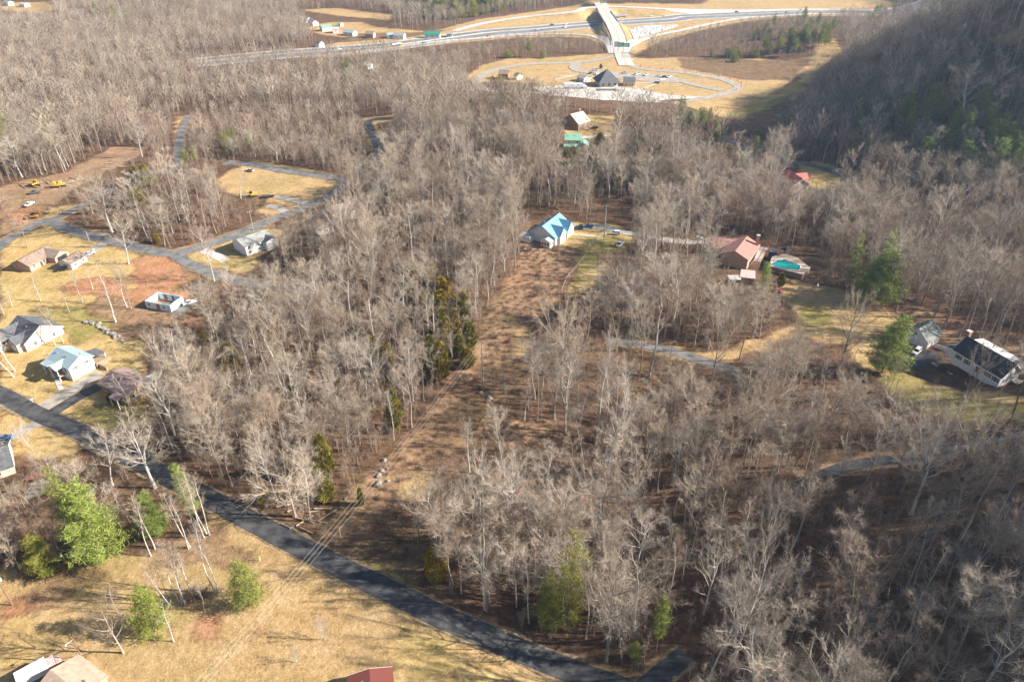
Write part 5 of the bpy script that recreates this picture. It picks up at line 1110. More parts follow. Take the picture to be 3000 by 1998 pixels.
def tuft(tb, c, R, rad, n, w_, L_, updir=.3):
    for _ in range(n):
        o = Vector((R.gauss(0, rad), R.gauss(0, rad), R.gauss(0, rad*.45))); p = c+o; d = Vector((R.gauss(0, 1), R.gauss(0, 1), R.gauss(updir, .6))).normalized(); tb.blade(p-d*L_*.3, p+d*L_*.7, w_, R)
def pine(seed, H=18, R0=4.5, low=.12, dens=1.0, flat=.2, peak=1.0, nwh=16, tl=.75, tw_=.28):
    R = random.Random(seed); T = TB(); C = TB(); p = Vector((0, 0, -.5)); d = Vector((0, 0, 1)); n = 10
    ax = []
    for i in range(n): q = p+d*((H+.5)/n); T.seg(p, q, H*.011*(1-.9*i/n), H*.011*(1-.9*(i+1)/n), 6); ax.append((p, q)); p = q; d = wander(d, R, .02, .05)
    for w_ in range(nwh):
        f = low+(.98-low)*(w_+R.uniform(0, .5))/nwh; rr = R0*((1-f)**peak*.9+.10)*(min(1, (f-low)*6+.55)); nb = 6 if f < .8 else 4
        i = min(n-1, int(f*n)); s = ax[i][0].lerp(ax[i][1], f*n-i)
        for b in range(nb):
            if R.random() > .9*min(1, dens+.2): continue
            az = 6.283*b/nb+w_*1.1+R.gauss(0, .25); L_ = rr*R.uniform(.65, 1.2); e = s+Vector((math.cos(az)*L_, math.sin(az)*L_, L_*(flat+R.gauss(0, .1)))); T.seg(s, e, .05*(1-f)+.02, .015, 3)
            k = max(2, int(L_/.55*dens))
            for j in range(k):
                t = .3+.7*(j+R.random())/k; c = s.lerp(e, t); wd = (1-t*.5)*L_*.17; c = c+Vector((R.gauss(0, wd), R.gauss(0, wd), R.gauss(0, .15))); tuft(C, c, R, .36+.04*L_, 24, tw_*.62, tl*.85, .45)
    return T, C
def cedar(seed, H=9, R0=1.9, n=3600, round_=.65):
    R = random.Random(seed); T = TB(); C = TB(); T.seg(Vector((0, 0, -.4)), Vector((0, 0, H*.9)), .16, .03, 5)
    lob = [(R.uniform(0, 6.28), R.uniform(.1, .95), R.uniform(.15, .35)) for _ in range(16)]
    for _ in range(n):
        f = R.random()**.85; az = R.uniform(0, 6.283); r = R0*(math.sin(math.pi*min(.999, (f*.86+.13)))**round_)*(1-.35*f)*1.25
        for (a, z, s) in lob:
            da = (az-a+3.1416) % 6.2832-3.1416; r *= 1+s*math.exp(-(da/.5)**2-((f-z)/.09)**2)-s*.35*math.exp(-(da/.35)**2-((f-z-.1)/.05)**2)
        r *= R.uniform(.55, 1.04)**.6; p = Vector((math.cos(az)*r, math.sin(az)*r, .3+f*(H-.3))); d = Vector((math.cos(az)*.7+R.gauss(0, .3), math.sin(az)*.7+R.gauss(0, .3), .9+R.gauss(0, .3))).normalized(); C.blade(p-d*.2, p+d*R.uniform(.4, .85), .26, R)
    return T, C
def bush(seed, H=2.6, r=1.3, n=60, tww=.03, m=None):
    R = random.Random(seed); C = TB()
    for _ in range(n):
        p = Vector((R.gauss(0, r*.3), R.gauss(0, r*.3), -.1)); d = wander(Vector((R.gauss(0, .35), R.gauss(0, .35), 1)), R, .1); L_ = H*R.uniform(.5, 1.1); q = p+d*L_; C.seg(p, q, .02, .008, 3)
        for k in range(6): s = p.lerp(q, R.uniform(.3, 1)); dd = wander(d, R, .6, .2); C.blade(s, s+dd*H*.35*R.uniform(.5, 1), tww, R)
    return C
def sapling(seed, H=7): return deciduous(seed, H, 1.3, .3, 9, 3, 3, 3, .03, .06, .5, twl=.8)
# prototypes
DT = {}
def reg(key, TC, mb, mc): DT[key] = (tb_mesh('trunk', (TC[0], mb)), tb_mesh('crown', (TC[1], mc)), TC)
for i in range(10): reg('forest%d' % i, deciduous(10+i, 20, [3.8,3.2,4.6,3.0,4.2,5.0,3.6,2.6,4.4,3.4][i], [.45,.5,.38,.55,.42,.30,.5,.4,.48,.6][i], [13,11,14,12,15,13,10,12,13,9][i], 6, 5, 5, r0=.22, lean=[.02,.05,.03,.02,.06,.03,.08,.02,.04,.03][i]), BARK, TWIG)
for i in range(3): reg('oak%d' % i, deciduous(40+i, 18, 7.4, .26, 15, 8, 6, 5, r0=.42, ang_=.95, fork=True, twl=1.5, curve=.16), BARK, TWIG)
for i in range(3): reg('pale%d' % i, deciduous(50+i, 20, 5.6, .34, 14, 7, 6, 5, r0=.32, ang_=.8, fork=True, lean=.05), BARKW, TWIGW)
for i in range(2): reg('pole%d' % i, deciduous(60+i, 20, 1.9, .50, 11, 4, 4, 4, r0=.17, ang_=.5, twl=1.0, lean=.03), BARKW, TWIG)
for i in range(2): reg('snag%d' % i, deciduous(70+i, 18, 3.2, .3, 9, 4, 4, 2, r0=.24, ang_=.9, lean=.07), BARKW, TWIGW)
for i in range(2): reg('small%d' % i, deciduous(80+i, 7, 3.4, .16, 13, 6, 5, 5, r0=.16, ang_=.95, twl=.9, fork=True), BARKW, TWIGW)
CT = {}
def regc(key, TC, mc): CT[key] = (tb_mesh('trunk', (TC[0], DBARK)), tb_mesh('crown', (TC[1], mc)), TC)
for i in range(2): regc('white%d' % i, pine(90+i, 20, 6.2, .10, 1.45, .28, .75, 14, .95, .17), WPINE)
for i in range(2): regc('bushy%d' % i, pine(95+i, 10, 4.8, .05, 1.0, .30, .8, 12, .8, .13), PINE)
for i in range(3): regc('pine%d' % i, pine(100+i, 18, 4.0, .38, .9, .3, .6, 11, .9, .18), PINE)
for i in range(2): regc('slim%d' % i, pine(105+i, 18, 2.8, .15, .8, .2, .6, 14, .8, .15), WPINE)
for i in range(2): regc('round%d' % i, pine(120+i, 18, 5.8, .10, .85, .35, .55, 11, .85, .11), PINE)
for i in range(3): regc('cedar%d' % i, cedar(110+i, 9, [2.2,2.6,1.8][i]), CEDAR)
# ---------------------------------------------------------------- placing
taken = []
def thing(kind, key, store, x, y, s, label, cat, group, rz=None, sxy=1.0, mc=None):
    z = gz(x, y); o = empty(kind, (x, y, z), rng.uniform(0, 6.28) if rz is None else rz, label, cat, group)
    o.scale = (s*sxy, s*sxy, s); tm, cm, _ = store[key]
    a = bpy.data.objects.new('trunk', tm); COL.objects.link(a); a.parent = o; b = bpy.data.objects.new('crown', cm); COL.objects.link(b); b.parent = o
    taken.append((x, y)); return o
HT = {'forest': 20, 'oak': 18, 'pale': 20, 'pole': 20, 'snag': 18, 'small': 7, 'white': 20, 'bushy': 10, 'pine': 18, 'slim': 18, 'round': 18, 'cedar': 9}
CW = {'forest': 9, 'oak': 17, 'pale': 13, 'pole': 4.5, 'snag': 7.5, 'small': 8, 'white': 12.5, 'bushy': 9.5, 'pine': 8.5, 'slim': 5.8, 'round': 11.5, 'cedar': 5.6}
def manual(fam, n, u, v, vt, label, kind, cat, group, wpx=None):
    x, y = wp(u, v); z = gz(x, y); h = top_h(u, v, vt); s = h/HT[fam]; _, _, dep = proj(x, y, z+h*.6)
    sxy = 1.0
    if wpx: sxy = float(np.clip(wpx*float(dep)/FP/(CW[fam]*s), .45, 2.2))
    return thing(kind, fam+str(int(u+v) % n), DT if fam in ('forest','oak','pale','pole','snag','small') else CT, x, y, s, label, cat, group, sxy=sxy)
BG, PG, CG = 'bare winter trees', 'pines', 'cedars'
for (f, n, u, v, vt, w_, lb) in [
 ('white',2,307,1640,1402,215,'huge bright green white pine, largest evergreen at the lower left'), ('white',2,462,1567,1438,115,'dense dark green pine right of the huge bright green one'),
 ('slim',2,573,1512,1349,66,'slender pale green pine tip beside the end of the road'), ('pine',3,235,1590,1367,95,'olive pine behind the left side of the huge bright green pine'),
 ('bushy',2,140,1672,1565,120,'low olive pine left of the huge bright green pine'), ('bushy',2,735,1768,1641,130,'rounded lone yellow green pine on the open grass by the road'),
 ('bushy',2,455,1850,1712,130,'yellow green pine beside the small white trunks on the lawn'), ('round',2,1660,1855,1549,115,'tall bright pine in the wood right of the country road'),
 ('bushy',2,1604,1835,1680,100,'shorter pine leaning on the left of the tall bright pine'), ('pine',3,1918,1925,1742,80,'bright green pine at the bottom near the street name sign'),
 ('bushy',2,1856,1925,1878,52,'small green pine sapling on red leaves near the bottom'), ('white',2,2556,884,719,175,'big white pine left of the white garage, on the lawn edge'),
 ('slim',2,2562,860,664,60,'thin pine rising behind the big white pine'), ('slim',2,2484,838,681,50,'thin bluish pine left of the big white pine'), ('white',2,2584,1090,914,150,'big yellow green pine directly left of the white garage'),
 ('slim',2,2238,863,766,48,'yellow green cedar like pine in front of the pool house'), ('bushy',2,2092,405+15,340,46,'bright green pine at the edge of the wood above the valley road'), ('white',2,2022,372,318,75,'dark green pine cluster top beyond the knoll'),
 ('bushy',2,1022,238,168,46,'tall full evergreen at the upper left beyond the forest'), ('bushy',2,1062,226,178,34,'smaller evergreen right of the tall full one, upper left'), ('pine',3,1550,168,120,36,'pine tree above the rest area loop road'),
 ('bushy',2,1488,170,146,40,'bushy evergreen left of the pine above the loop road'), ('bushy',2,1590,172,148,22,'young evergreen right of the pine above the loop road'), ('cedar',3,1760,202,188,9,'tiny dark cone shaped evergreen on the rest area lawn'),
 ('bushy',2,2152,182,156,36,'lone bright young pine on the shaded bank'), ('pine',3,2486,497,391,38,'sunlit pine, leftmost of three at the foot of the dark hillside'), ('pine',3,2527,480,402,42,'sunlit pine, middle of three at the foot of the dark hillside'),
 ('pine',3,2584,471,386,34,'sunlit pine, rightmost of three at the foot of the dark hillside'), ('white',2,2680,520,399,90,'broad dark pine alone at the foot of the shaded hillside'),
 ('white',2,2810,540,410,110,'dark pine in the shaded valley, left of the group'), ('white',2,2880,560,400,120,'dark pine in the shaded valley, middle of the group'), ('white',2,2960,575,405,120,'dark pine in the shaded valley, right of the group'), ('pine',3,2850,520,412,60,'sunlit topped pine amid the dark pines of the valley'), ('white',2,2760,500,430,80,'dim pine behind the left of the dark pines'), ('white',2,2920,500,390,80,'dim pine behind the right of the dark pines')]:
    manual(f, n, u, v, vt, lb, 'pine_tree', 'pine tree', PG, w_)
LM = [('the guyed pole', 1722, 1360), ('the steel pole in the corridor', 1412, 1070), ('the tall bright pine', 1660, 1700), ('the white limbed spreading tree', 1288, 1500), ('the bottom street sign', 1869, 1950), ('the pale tall cluster', 2110, 1800),
 ('the rounded bright tree', 2480, 1930), ('the small bright white tree', 2562, 1580), ('the great white limbed tree', 2669, 1350), ('the side road', 2460, 1380), ('the hill driveway bend', 2050, 1060), ('the great forked tree', 1644, 1030), ('the bright clearing', 1560, 1280),
 ('the dark cedars', 1260, 1060), ('the gully log pile', 890, 1490), ('the lone cedar', 683, 1040), ('the silvery spreading tree', 907, 940), ('the mauve roofed stone house', 360, 1140), ('the end of the country road', 620, 1470), ('the forked pale tree', 515, 1060),
 ('the huge green pine', 307, 1520), ('the round lone pine', 735, 1700), ('the long white house', 2850, 1090), ('the yellow green pine', 2590, 1000), ('the short pine', 1600, 1760), ('the bright pine at the bottom', 1918, 1830), ('the pole by the driveway', 1960, 1040), ('the tall thin pale tree', 1486, 1330), ('the right edge of the dark wood', 2940, 1750), ('the darkest part of the wood', 2250, 1560), ('the block house', 480, 890)]
def side_of(u, v):
    d = sorted((math.hypot(u-a, v-b), n, a, b) for n, a, b in LM+[('the blue roofed house', 1605, 670), ('the green roofed house', 1680, 410), ('the upper field', 830, 540), ('the road junction', 150, 650), ('the pool terrace', 2310, 780)]); r, n, a, b = d[0]
    return ('close ' if r < 60 else 'far ' if r > 140 else '')+(('right of' if u > a else 'left of') if abs(u-a) > abs(v-b) else ('below' if v > b else 'above'))+' '+n
ced = [(1288,935,862,30), (1300,975,900,32), (1310,1010,930,34), (1345,1045,983,38), (1376,1015,945,36), (1357,945,858,34), (1238,1107,1028,46), (1288,1108,1003,56), (1139,1083,1003,38), (1100,1060,987,44), (683,1085,1003,44), (956,1400,1277,46), (960,1465,1400,40), (1160,1262,1144,30), (1330,985,905,36), (1262,1075,985,40), (1370,1075,1020,34),
 (404,545,487,30), (434,548,484,32), (410,605,552,34), (462,712,684,16), (1277,1700,1601,52), (1040,985,950,24), (1010,940,900,22), (600,1010,960,22), (1205,1010,960,28), (2285,840,800,26), (1570,1090,1070,18), (775,1470,1430,30), (1060,1480,1430,22)]
for (u, v, vt, w_) in ced: manual('cedar', 3, u, v, vt, ('tall' if v-vt > 85 else 'small' if v-vt < 50 else 'medium')+' olive cedar '+side_of(u, v), 'cedar_tree', 'cedar tree', CG, w_*(1.35 if 1090 < u < 1400 and v < 1120 else 1.1))
def conif(poly, n, lb, kinds, smin, smax, kind='pine_tree', cat='pine tree', grp=PG):
    us = [p[0] for p in poly]; vs = [p[1] for p in poly]; k = 0; tries = 0
    while k < n:
        u, v = rng.uniform(min(us), max(us)), rng.uniform(min(vs), max(vs))
        if not in_poly(np.array([u]), np.array([v]), poly)[0]: continue
        x, y = wp(u, v); fam = kinds[k % len(kinds)]; s_ = rng.uniform(smin, smax); tries += 1; z_ = gz(x, y)
        bad = False
        for f_ in (0, .5, .9):
            U_, V_, _ = proj(x, y, z_+f_*s_*HT[fam.rstrip('0123456789')]); bad |= any(a < U_ < c and b < V_ < d for a, b, c, d in HOUSEBOX)
        if bad and tries < 400: continue
        thing(kind, fam, CT, x, y, s_, (lb if callable(lb) is False else lb(u, v)), cat, grp); k += 1
conif([(2180,165), (2440,110), (2435,150), (2380,165), (2200,172)], 34, 'pine in the grove between the right ramp and the shaded bank', ['pine0','pine1','bushy0','pine2'], .8, 1.15)
conif([(2040,165), (2190,150), (2230,172), (2050,176)], 10, 'short dark pine on top of the shaded bank', ['bushy0','bushy1'], .6, 1.0)
conif([(1200,0), (1500,-12), (1560,10), (1440,42), (1330,58), (1220,55)], 100, 'dark conifer on the far wooded slope beyond the highway', ['bushy0','pine0','cedar1','bushy1','pine2'], 1.3, 2.2)
conif([(2560,30), (2640,60), (2600,100), (2520,100)], 12, 'pine at the foot of the far right hillside', ['pine0','bushy1'], .7, 1.1)
conif([(260,60), (380,40), (400,70), (330,80)], 12, 'dark evergreen in the grey forest, far upper left', ['bushy0','pine1'], .8, 1.2)
conif([(500,10), (580,20), (560,50), (500,40)], 7, 'evergreen in the far grey forest, upper left of centre', ['bushy0','pine1'], .8, 1.2)
conif([(1590,440), (1720,440), (1900,400), (1960,460), (1860,560), (1640,520)], 32, 'cedar in the thicket around and right of the green roofed house', ['cedar0','cedar1','cedar2'], .9, 1.5, 'cedar_tree', 'cedar tree', CG)
conif([(2690,420), (3000,400), (3010,600), (2800,590), (2680,520)], 22, 'dark pine filling the shaded valley at the right edge', ['white0','pine0','white1','pine1'], .8, 1.25)
conif([(2420,390), (2700,350), (3000,350), (3000,430), (2600,470)], 18, 'dark pine on the lower flank of the shaded hillside', ['pine0','white0','pine2'], .8, 1.15)
conif([(2100,90),(2300,60),(2420,70),(2440,110),(2200,120)], 16, 'pine scattered in the bare wood below the right ramp', ['bushy0','pine2','bushy1'], .8, 1.2)
conif([(1190,830), (1330,840), (1330,1000), (1240,1000)], 16, 'dark cedar in the wood left of the brown corridor', ['cedar0','cedar2','cedar1'], 1.0, 1.5, 'cedar_tree', 'cedar tree', CG)
conif([(700,430), (720,430), (830,450), (560,500), (440,480)], 8, 'yellowish pine in the sparse wood above the upper field', ['pine0','pine2','cedar1'], .6, .9)
conif([(20,430), (300,410), (220,470), (30,480)], 6, 'olive evergreen at the edge of the grey forest, left', ['cedar1','pine1'], .8, 1.3)
conif([(1490,340), (1550,240), (1200,230), (1190,260), (1300,330)], 8, 'small evergreen in the wood left of the rest area', ['cedar1','bushy1'], .7, 1.1)
conif([(1960,340), (2060,350), (2100,400), (1980,400)], 8, 'green pine beyond the knoll near the valley clearing', ['pine0','slim0','bushy0'], .7, 1.0)
conif([(2200,430), (2320,440), (2300,470), (2210,480)], 6, 'yellow green pine behind the red metal cabin', ['pine0','pine1'], .6, .85)
WL = [('pole',2,[(545,1772,1585),(534,1768,1577),(525,1763,1611),(494,1763,1650),(481,1759,1629),(503,1783,1650),(572,1761,1611),(565,1754,1589),(599,1787,1687)],'slim white trunked bare tree in the clump on the lawn left of the road',None),
 ('pole',2,[(630,1736,1549),(641,1738,1585),(614,1567,1389),(605,1563,1380),(557,1603,1447),(552,1607,1456),(454,1607,1447),(443,1629,1487),(590,1560,1400),(598,1575,1410)],'slim white trunked bare tree near the pines at the end of the lawn',None)]
for (f, n, L_, lb, w_) in WL:
    for (u, v, vt) in L_: manual(f, n, u, v, vt, lb, 'bare_tree', 'bare tree', BG, w_)
for (f, n, u, v, vt, w_, lb) in [
 ('oak',3,361,1912,1775,135,'broad pale bare tree on the grass above the pole with the lamp arm'), ('snag',2,345,1795,1722,50,'small bare tree above the broad pale one at the lower left'), ('snag',2,508,1879,1765,60,'crooked white bare tree beside the yellow green pine on the lawn'),
 ('small',2,953,1874,1822,52,'small round pale bare tree alone on the straw lawn, the larger of two'), ('small',2,870,1940,1908,34,'tiny pale bare tree on the lawn below the larger round one'), ('snag',2,40,1656,1500,60,'bare tree at the left edge beside the shaded pines'), ('forest',7,107,1571,1434,80,'bare tree in front of the cream house at the left edge'),
 ('pale',3,454,1429,1245,200,'great spreading white limbed bare tree above the road end'), ('pale',3,330,1420,1270,120,'pale bare tree left of the great spreading white one'), ('pale',3,1288,1587,1418,190,'white limbed spreading bare tree above the country road, centre bottom'),
 ('oak',3,1776,1937,1655,205,'broad pale bare tree in front of the bottom street sign, right of the tall pine'), ('snag',2,1550,1825,1620,80,'thin white bare tree at the road edge left of the tall bright pine'), ('pale',3,1407,1535,1345,120,'tall bare tree right of the white limbed spreading one'),
 ('forest',7,1589,1680,1484,80,'thin bare tree above the short pine'), ('pale',3,515,1142,972,110,'pale bare tree with forked trunk right of the mauve roofed house'), ('pale',3,575,1170,1020,110,'pale bare tree just right of the forked pale one'), ('snag',2,737,1139,976,50,'leaning white dead tree beside the lone cedar'),
 ('snag',2,392,1215,1100,60,'leaning bare tree in front of the mauve roofed house'), ('snag',2,338,943,812,90,'leaning white trunk at the end of the boulder row'), ('pole',2,163,1013,915,40,'thin bare tree at the right corner of the slate roofed house'), ('pole',2,186,1004,884,46,'taller thin bare tree beside the slate roofed house corner'),
 ('small',2,85,1309,1252,60,'small pale bare tree on the lawn of the left driveway'), ('snag',2,119,882,802,40,'bare tree on the lawn above the slate roofed house, right one'), ('snag',2,36,899,830,36,'bare tree on the lawn above the slate roofed house, middle one'), ('snag',2,12,923,855,30,'bare tree at the left edge above the slate roofed house'),
 ('pole',2,39,1105,985,60,'thin bare tree below the slate roofed house, left of two'), ('pole',2,44,1088,975,60,'thin bare tree below the slate roofed house, right of two'), ('pale',3,377,773,640,95,'spreading pale bare tree beside the curving subdivision road'), ('pale',3,628,824,675,80,'white bare tree in front of the grey roofed white house'),
 ('forest',7,81,725,640,60,'bare tree on the lawn behind the tan house'), ('oak',3,605,569,500,80,'dark limbed bare tree at the left end of the upper field'), ('oak',3,272,627,520,110,'broad bare tree in the thicket above the road junction'), ('pole',2,706,582,490,36,'white bare tree on the upper field left of the loader'),
 ('pole',2,243,886,795,30,'slim bare tree on the clay ground, left of the block house'), ('snag',2,272,847,785,40,'small leaning bare tree on the clay ground'), ('pole',2,204,915,850,26,'slim bare tree on the lawn above the boulder row'), ('snag',2,310,850,750,40,'tall thin leaning tree between outbuilding and block house'), ('forest',7,385,905,760,60,'bare tree directly left of the block house'), ('pole',2,372,900,790,40,'thin bare tree left of the tree beside the block house'),
 ('oak',3,2083,1122,905,95,'tall dark trunked bare tree beside the hill driveway'), ('oak',3,2456,1088,880,80,'leaning dark bare tree in the lawn left of the big yellow green pine'), ('pale',3,2293,1135,960,60,'pale bare tree below the shaded lawn'), ('forest',7,2600,1160,1045,60,'bare tree below the big yellow green pine'), ('oak',3,2832,1165,1000,85,'bare tree standing in front of the long white house'),
 ('forest',7,2925,1160,1040,55,'bare tree in front of the right end of the long white house'), ('pale',3,2669,1506,1215,195,'great white limbed bare tree at the right above the shaded wood'), ('oak',3,2776,1478,1205,150,'dark leaning bare tree right of the great white limbed one'), ('pale',3,2916,1526,1230,110,'tall pale bare tree near the right edge above the shaded wood'),
 ('pale',3,2215,1699,1440,95,'pale limbed bare tree in the dark wood, lower right'), ('forest',7,2376,1567,1420,90,'grey bare tree in the dark wood below the side road'), ('pale',3,2562,1623,1526,80,'small bright white bare tree in the dark wood'), ('pale',3,2630,1670,1480,100,'pale bare tree right of the small bright white one'), ('forest',7,2829,1674,1530,80,'grey bare tree in the right part of the dark wood'),
 ('pale',3,2075,2000,1690,150,'tall cluster of pale bare trees at the bottom, left stem'), ('pale',3,2130,1975,1560,110,'tall cluster of pale bare trees at the bottom, right stem'), ('pale',3,2207,2010,1800,120,'pale bare tree at the bottom edge right of the tall cluster'), ('small',2,2480,2010,1850,150,'rounded bright bare tree at the bottom edge amid dark wood'),
 ('pale',3,1851,1348,1200,85,'white limbed bare tree by the wires in the centre right'), ('snag',2,2019,1638,1470,60,'white bare tree in the dark wood, lower centre right'), ('forest',7,1937,1710,1545,70,'pale bare tree above the bright pine at the bottom'), ('pole',2,1708,1362,1200,56,'slim bare tree left of the guyed pole'), ('pole',2,1538,1254,1140,50,'slim bare tree above the bright clearing'),
 ('pale',3,1625,1229,1085,80,'bare tree with curved trunk above the bright clearing'), ('oak',3,1644,1152,900,160,'great forked bare tree in the centre right of the corridor'), ('pale',3,1768,1161,965,70,'white trunked bare tree right of the great forked one'), ('forest',7,1876,1090,890,75,'tall bare tree left of the hill driveway pole'), ('pole',2,1486,1480,1180,62,'very tall thin pale tree below the bright clearing'),
 ('forest',7,1860,1356,1195,80,'bare tree right of the white limbed tree by the wires'), ('pale',3,815,1472,1290,100,'pale bare tree at the edge of the cleared gully'), ('pale',3,907,1016,858,98,'silvery spreading bare tree in the left wood'), ('snag',2,1025,1136,990,65,'white forked bare tree left of the dark cedars'), ('snag',2,1077,1107,1010,50,'white bare tree just left of the dark cedars'),
 ('pale',3,1110,570,470,95,'bright spreading bare tree above the mauve house'), ('oak',3,2790,330+330,540,130,'great rounded bare tree on the ridge before the dark hillside'), ('small',2,2655,620,560,50,'small rounded bare tree left of the great rounded one on the ridge'), ('slimx',1,0,0,0,0,''),
 ('pole',2,2450,490,362,24,'tall narrow bare poplar at the foot of the dark hillside'), ('oak',3,2266,470,388,70,'round crowned bare tree behind the red metal cabin')]:
    if f != 'slimx': manual(f, n, u, v, vt, lb, 'bare_tree', 'bare tree', BG, w_)
for (u, v, vt) in [(2809,988,740),(2829,982,760),(2700,895,690),(2735,931,700),(2764,965,730),(2887,1008,780),(2913,999,790),(2940,1010,800),(2624,914,750),(2970,1000,820),(2865,990,770),(2650,880,720),(2780,930,720),(2995,1005,800)]:
    manual('forest', 7, u, v, vt, 'tall straight bare tree '+('left of the white garage' if u < 2665 else 'just left of the garage roof' if u < 2720 else 'behind the garage roof' if u < 2775 else 'between garage and long white house' if u < 2850 else 'above the chimney of the long white house' if u < 2900 else 'above the dormer roof' if u < 2950 else 'at the right edge'), 'bare_tree', 'bare tree', BG)
NMAN = len(taken)
# automatic forest: jittered grid over everything the photograph shows
def cand(x0, x1, y0, y1, s):
    X, Y = np.meshgrid(np.arange(x0, x1, s), np.arange(y0, y1, s)); X = X.ravel()+rng.uniform(-.48, .48, X.size)*s; Y = Y.ravel()+rng.uniform(-.48, .48, Y.size)*s; return X, Y
allroads = [(w_, C) for w_, C in ROADS.values()]+[(w_, C) for w_, C in DRIVES.values()]+[(9, LOWRAMP), (9, RIGHTRAMP), (9, LOOP), (9, WESTLOOP), (18, CROSSL), (40, HC)]
def road_clear(X, Y, extra=1.6):
    ok = np.ones(X.shape, bool)
    for w_, C in allroads:
        m = ok & (X > C[:, 0].min()-30) & (X < C[:, 0].max()+30) & (Y > C[:, 1].min()-30) & (Y < C[:, 1].max()+30)
        if not m.any(): continue
        idx = np.where(m)[0]; d = np.full(len(idx), 1e9)
        for c in C[::1 if w_ < 30 else 1]: d = np.minimum(d, np.hypot(X[idx]-c[0], Y[idx]-c[1]))
        ok[idx[d < w_/2+extra+.8]] = False
    return ok
def open_test(X, Y, Z, H, fr=(0, .35, .7, .92), lowwood=None):
    ok = np.ones(X.shape, bool); dens = np.ones(X.shape)
    for k, f in enumerate(fr):
        U, V, D = proj(X, Y, Z+H*f)
        for t, P in OPEN:
            hit = in_poly(U, V, P)
            if lowwood is not None and f > .4: hit &= ~lowwood
            if f > .6 and P is HWYC: hit &= ~(D > 430)
            if f > .8: hit &= ~(D > 430)
            ok &= ~hit
        for (a, b, c, d) in HOUSEBOX: ok &= ~((U > a) & (U < c) & (V > b) & (V < d))
        if f <= .4:
            for (a, b, c, d) in FARBOX: ok &= ~((U > a) & (U < c) & (V > b) & (V < d))
    U, V, D = proj(X, Y, Z)
    for f, P in SPARSE: dens = np.where(in_poly(U, V, P), np.minimum(dens, f), dens)
    return ok, dens, U, V, D
def manual_clear(X, Y, r):
    M = np.array(taken[:NMAN]); ok = np.ones(X.shape, bool)
    for m in M: ok &= np.hypot(X-m[0], Y-m[1]) > r
    return ok
LOWA = [(1150,135),(1500,108),(1640,106),(1722,112),(1768,130),(1778,150),(1700,165),(1580,174),(1450,176),(1390,200),(1200,200)]
LOWB = [(1870,150),(1940,118),(2080,82),(2260,55),(2440,50),(2470,110),(2400,170),(2290,178),(2000,170)]
sets = []
for (x0, x1, y0, y1, s) in [(-330, 420, 78, 460, 5.5), (-560, 640, 460, 800, 5.3), (-900, 900, 800, 1180, 6.2), (-1100, 1100, 1180, 1560, 12), (-50, 40, 84, 135, 4.6)]:
    X, Y = cand(x0, x1, y0, y1, s); Z = tz(X, Y); Hh = rng.normal(18.5, 4.5, X.size).clip(7, 30); Hh *= np.where(Y > 1180, 1.1, np.where(Y > 480, .82, 1))
    U, V, D = proj(X, Y, Z+Hh*.6); m = (D > 20) & (U > -260) & (U < 3000+np.where(Y < 400, 1500, 500)) & (V > -260) & (V < 2330); X, Y, Z, Hh = X[m], Y[m], Z[m], Hh[m]
    U, V, D = proj(X, Y, Z); lowwood = in_poly(U, V, LOWA)|in_poly(U, V, LOWB); Hh = np.where(lowwood, Hh*.55, Hh)
    ok, dens, U, V, D = open_test(X, Y, Z, Hh, lowwood=lowwood); thin = .5+.5*np.sin(X/23.0+2*np.sin(Y/31.0))*np.sin(Y/19.0); dens = dens*np.where(Y < 460, np.clip(.45+.75*thin, .35, 1), .85+.15*thin)
    if x1 == 40: ok &= (U > 1080) & (U < 1800) & (V > 1500) & (V < 1960)
    ok &= road_clear(X, Y)&manual_clear(X, Y, 3.2)&(rng.random(X.size) < dens)
    Hh = Hh*np.where((U < 1100) & (U > 420) & (V > 330) & (V < 560), .62, 1)*np.where((U > 900) & (U < 1250) & (V > 1080) & (V < 1500), .85, 1)
    sets.append(np.stack([X, Y, Z, Hh, U, V, D], 1)[ok])
F = np.concatenate(sets); print('forest trees', len(F))
_, Vt, _ = proj(F[:, 0], F[:, 1], F[:, 2]+F[:, 3]); inview = (F[:, 4] > -30) & (F[:, 4] < 3030) & (F[:, 5] > -10) & (Vt < 1990)
size = F[:, 3]/F[:, 6]*inview; NIND = 300-sum(1 for o in bpy.data.objects if o.name.startswith('bare_tree')); order = np.argsort(-size); near = order[:NIND]; rest = order[NIND:]
FK = ['forest%d' % i for i in range(10)]*2+['oak0', 'pale0', 'pale1', 'snag0', 'pole0', 'oak1', 'pale2', 'snag1', 'pole1']
def lmlabel(key, u, v, h):
    adj = {'forest': 'grey', 'oak': 'broad crowned', 'pale': 'pale limbed', 'pole': 'slim white', 'snag': 'crooked'}[key.rstrip('0123456789')]
    d = [(math.hypot(u-a, v-b), n, a, b) for n, a, b in LM]; d.sort(); r, n, a, b = d[0]
    side = ('right of' if u > a else 'left of') if abs(u-a) > abs(v-b) else ('below' if v > b else 'above')
    far = 'close ' if r < 70 else 'some way ' if r > 150 else ''
    return '%s %s bare tree %s%s %s' % ('tall' if h > 21.5 else 'short' if h < 17.5 else 'medium', adj, far, side, n)
def region(u, v):
    if v > 1500 and u > 1950: return 'bare tree in the dark shaded wood at the lower right'
    if v > 1500 and u > 1150: return 'bare tree in the wood along the lower right side of the country road'
    if v > 1500: return 'bare tree beside the shaded left end of the country road'
    if u > 2250: return 'bare tree in the thin wood below the long white house'
    if u > 1700: return 'bare tree in the wood below the hill driveway'
    if u > 1250: return 'bare tree around the bright clearing in the centre'
    if u > 560: return 'bare tree in the wood between the left houses and the wire corridor'
    return 'bare tree among the houses at the left'
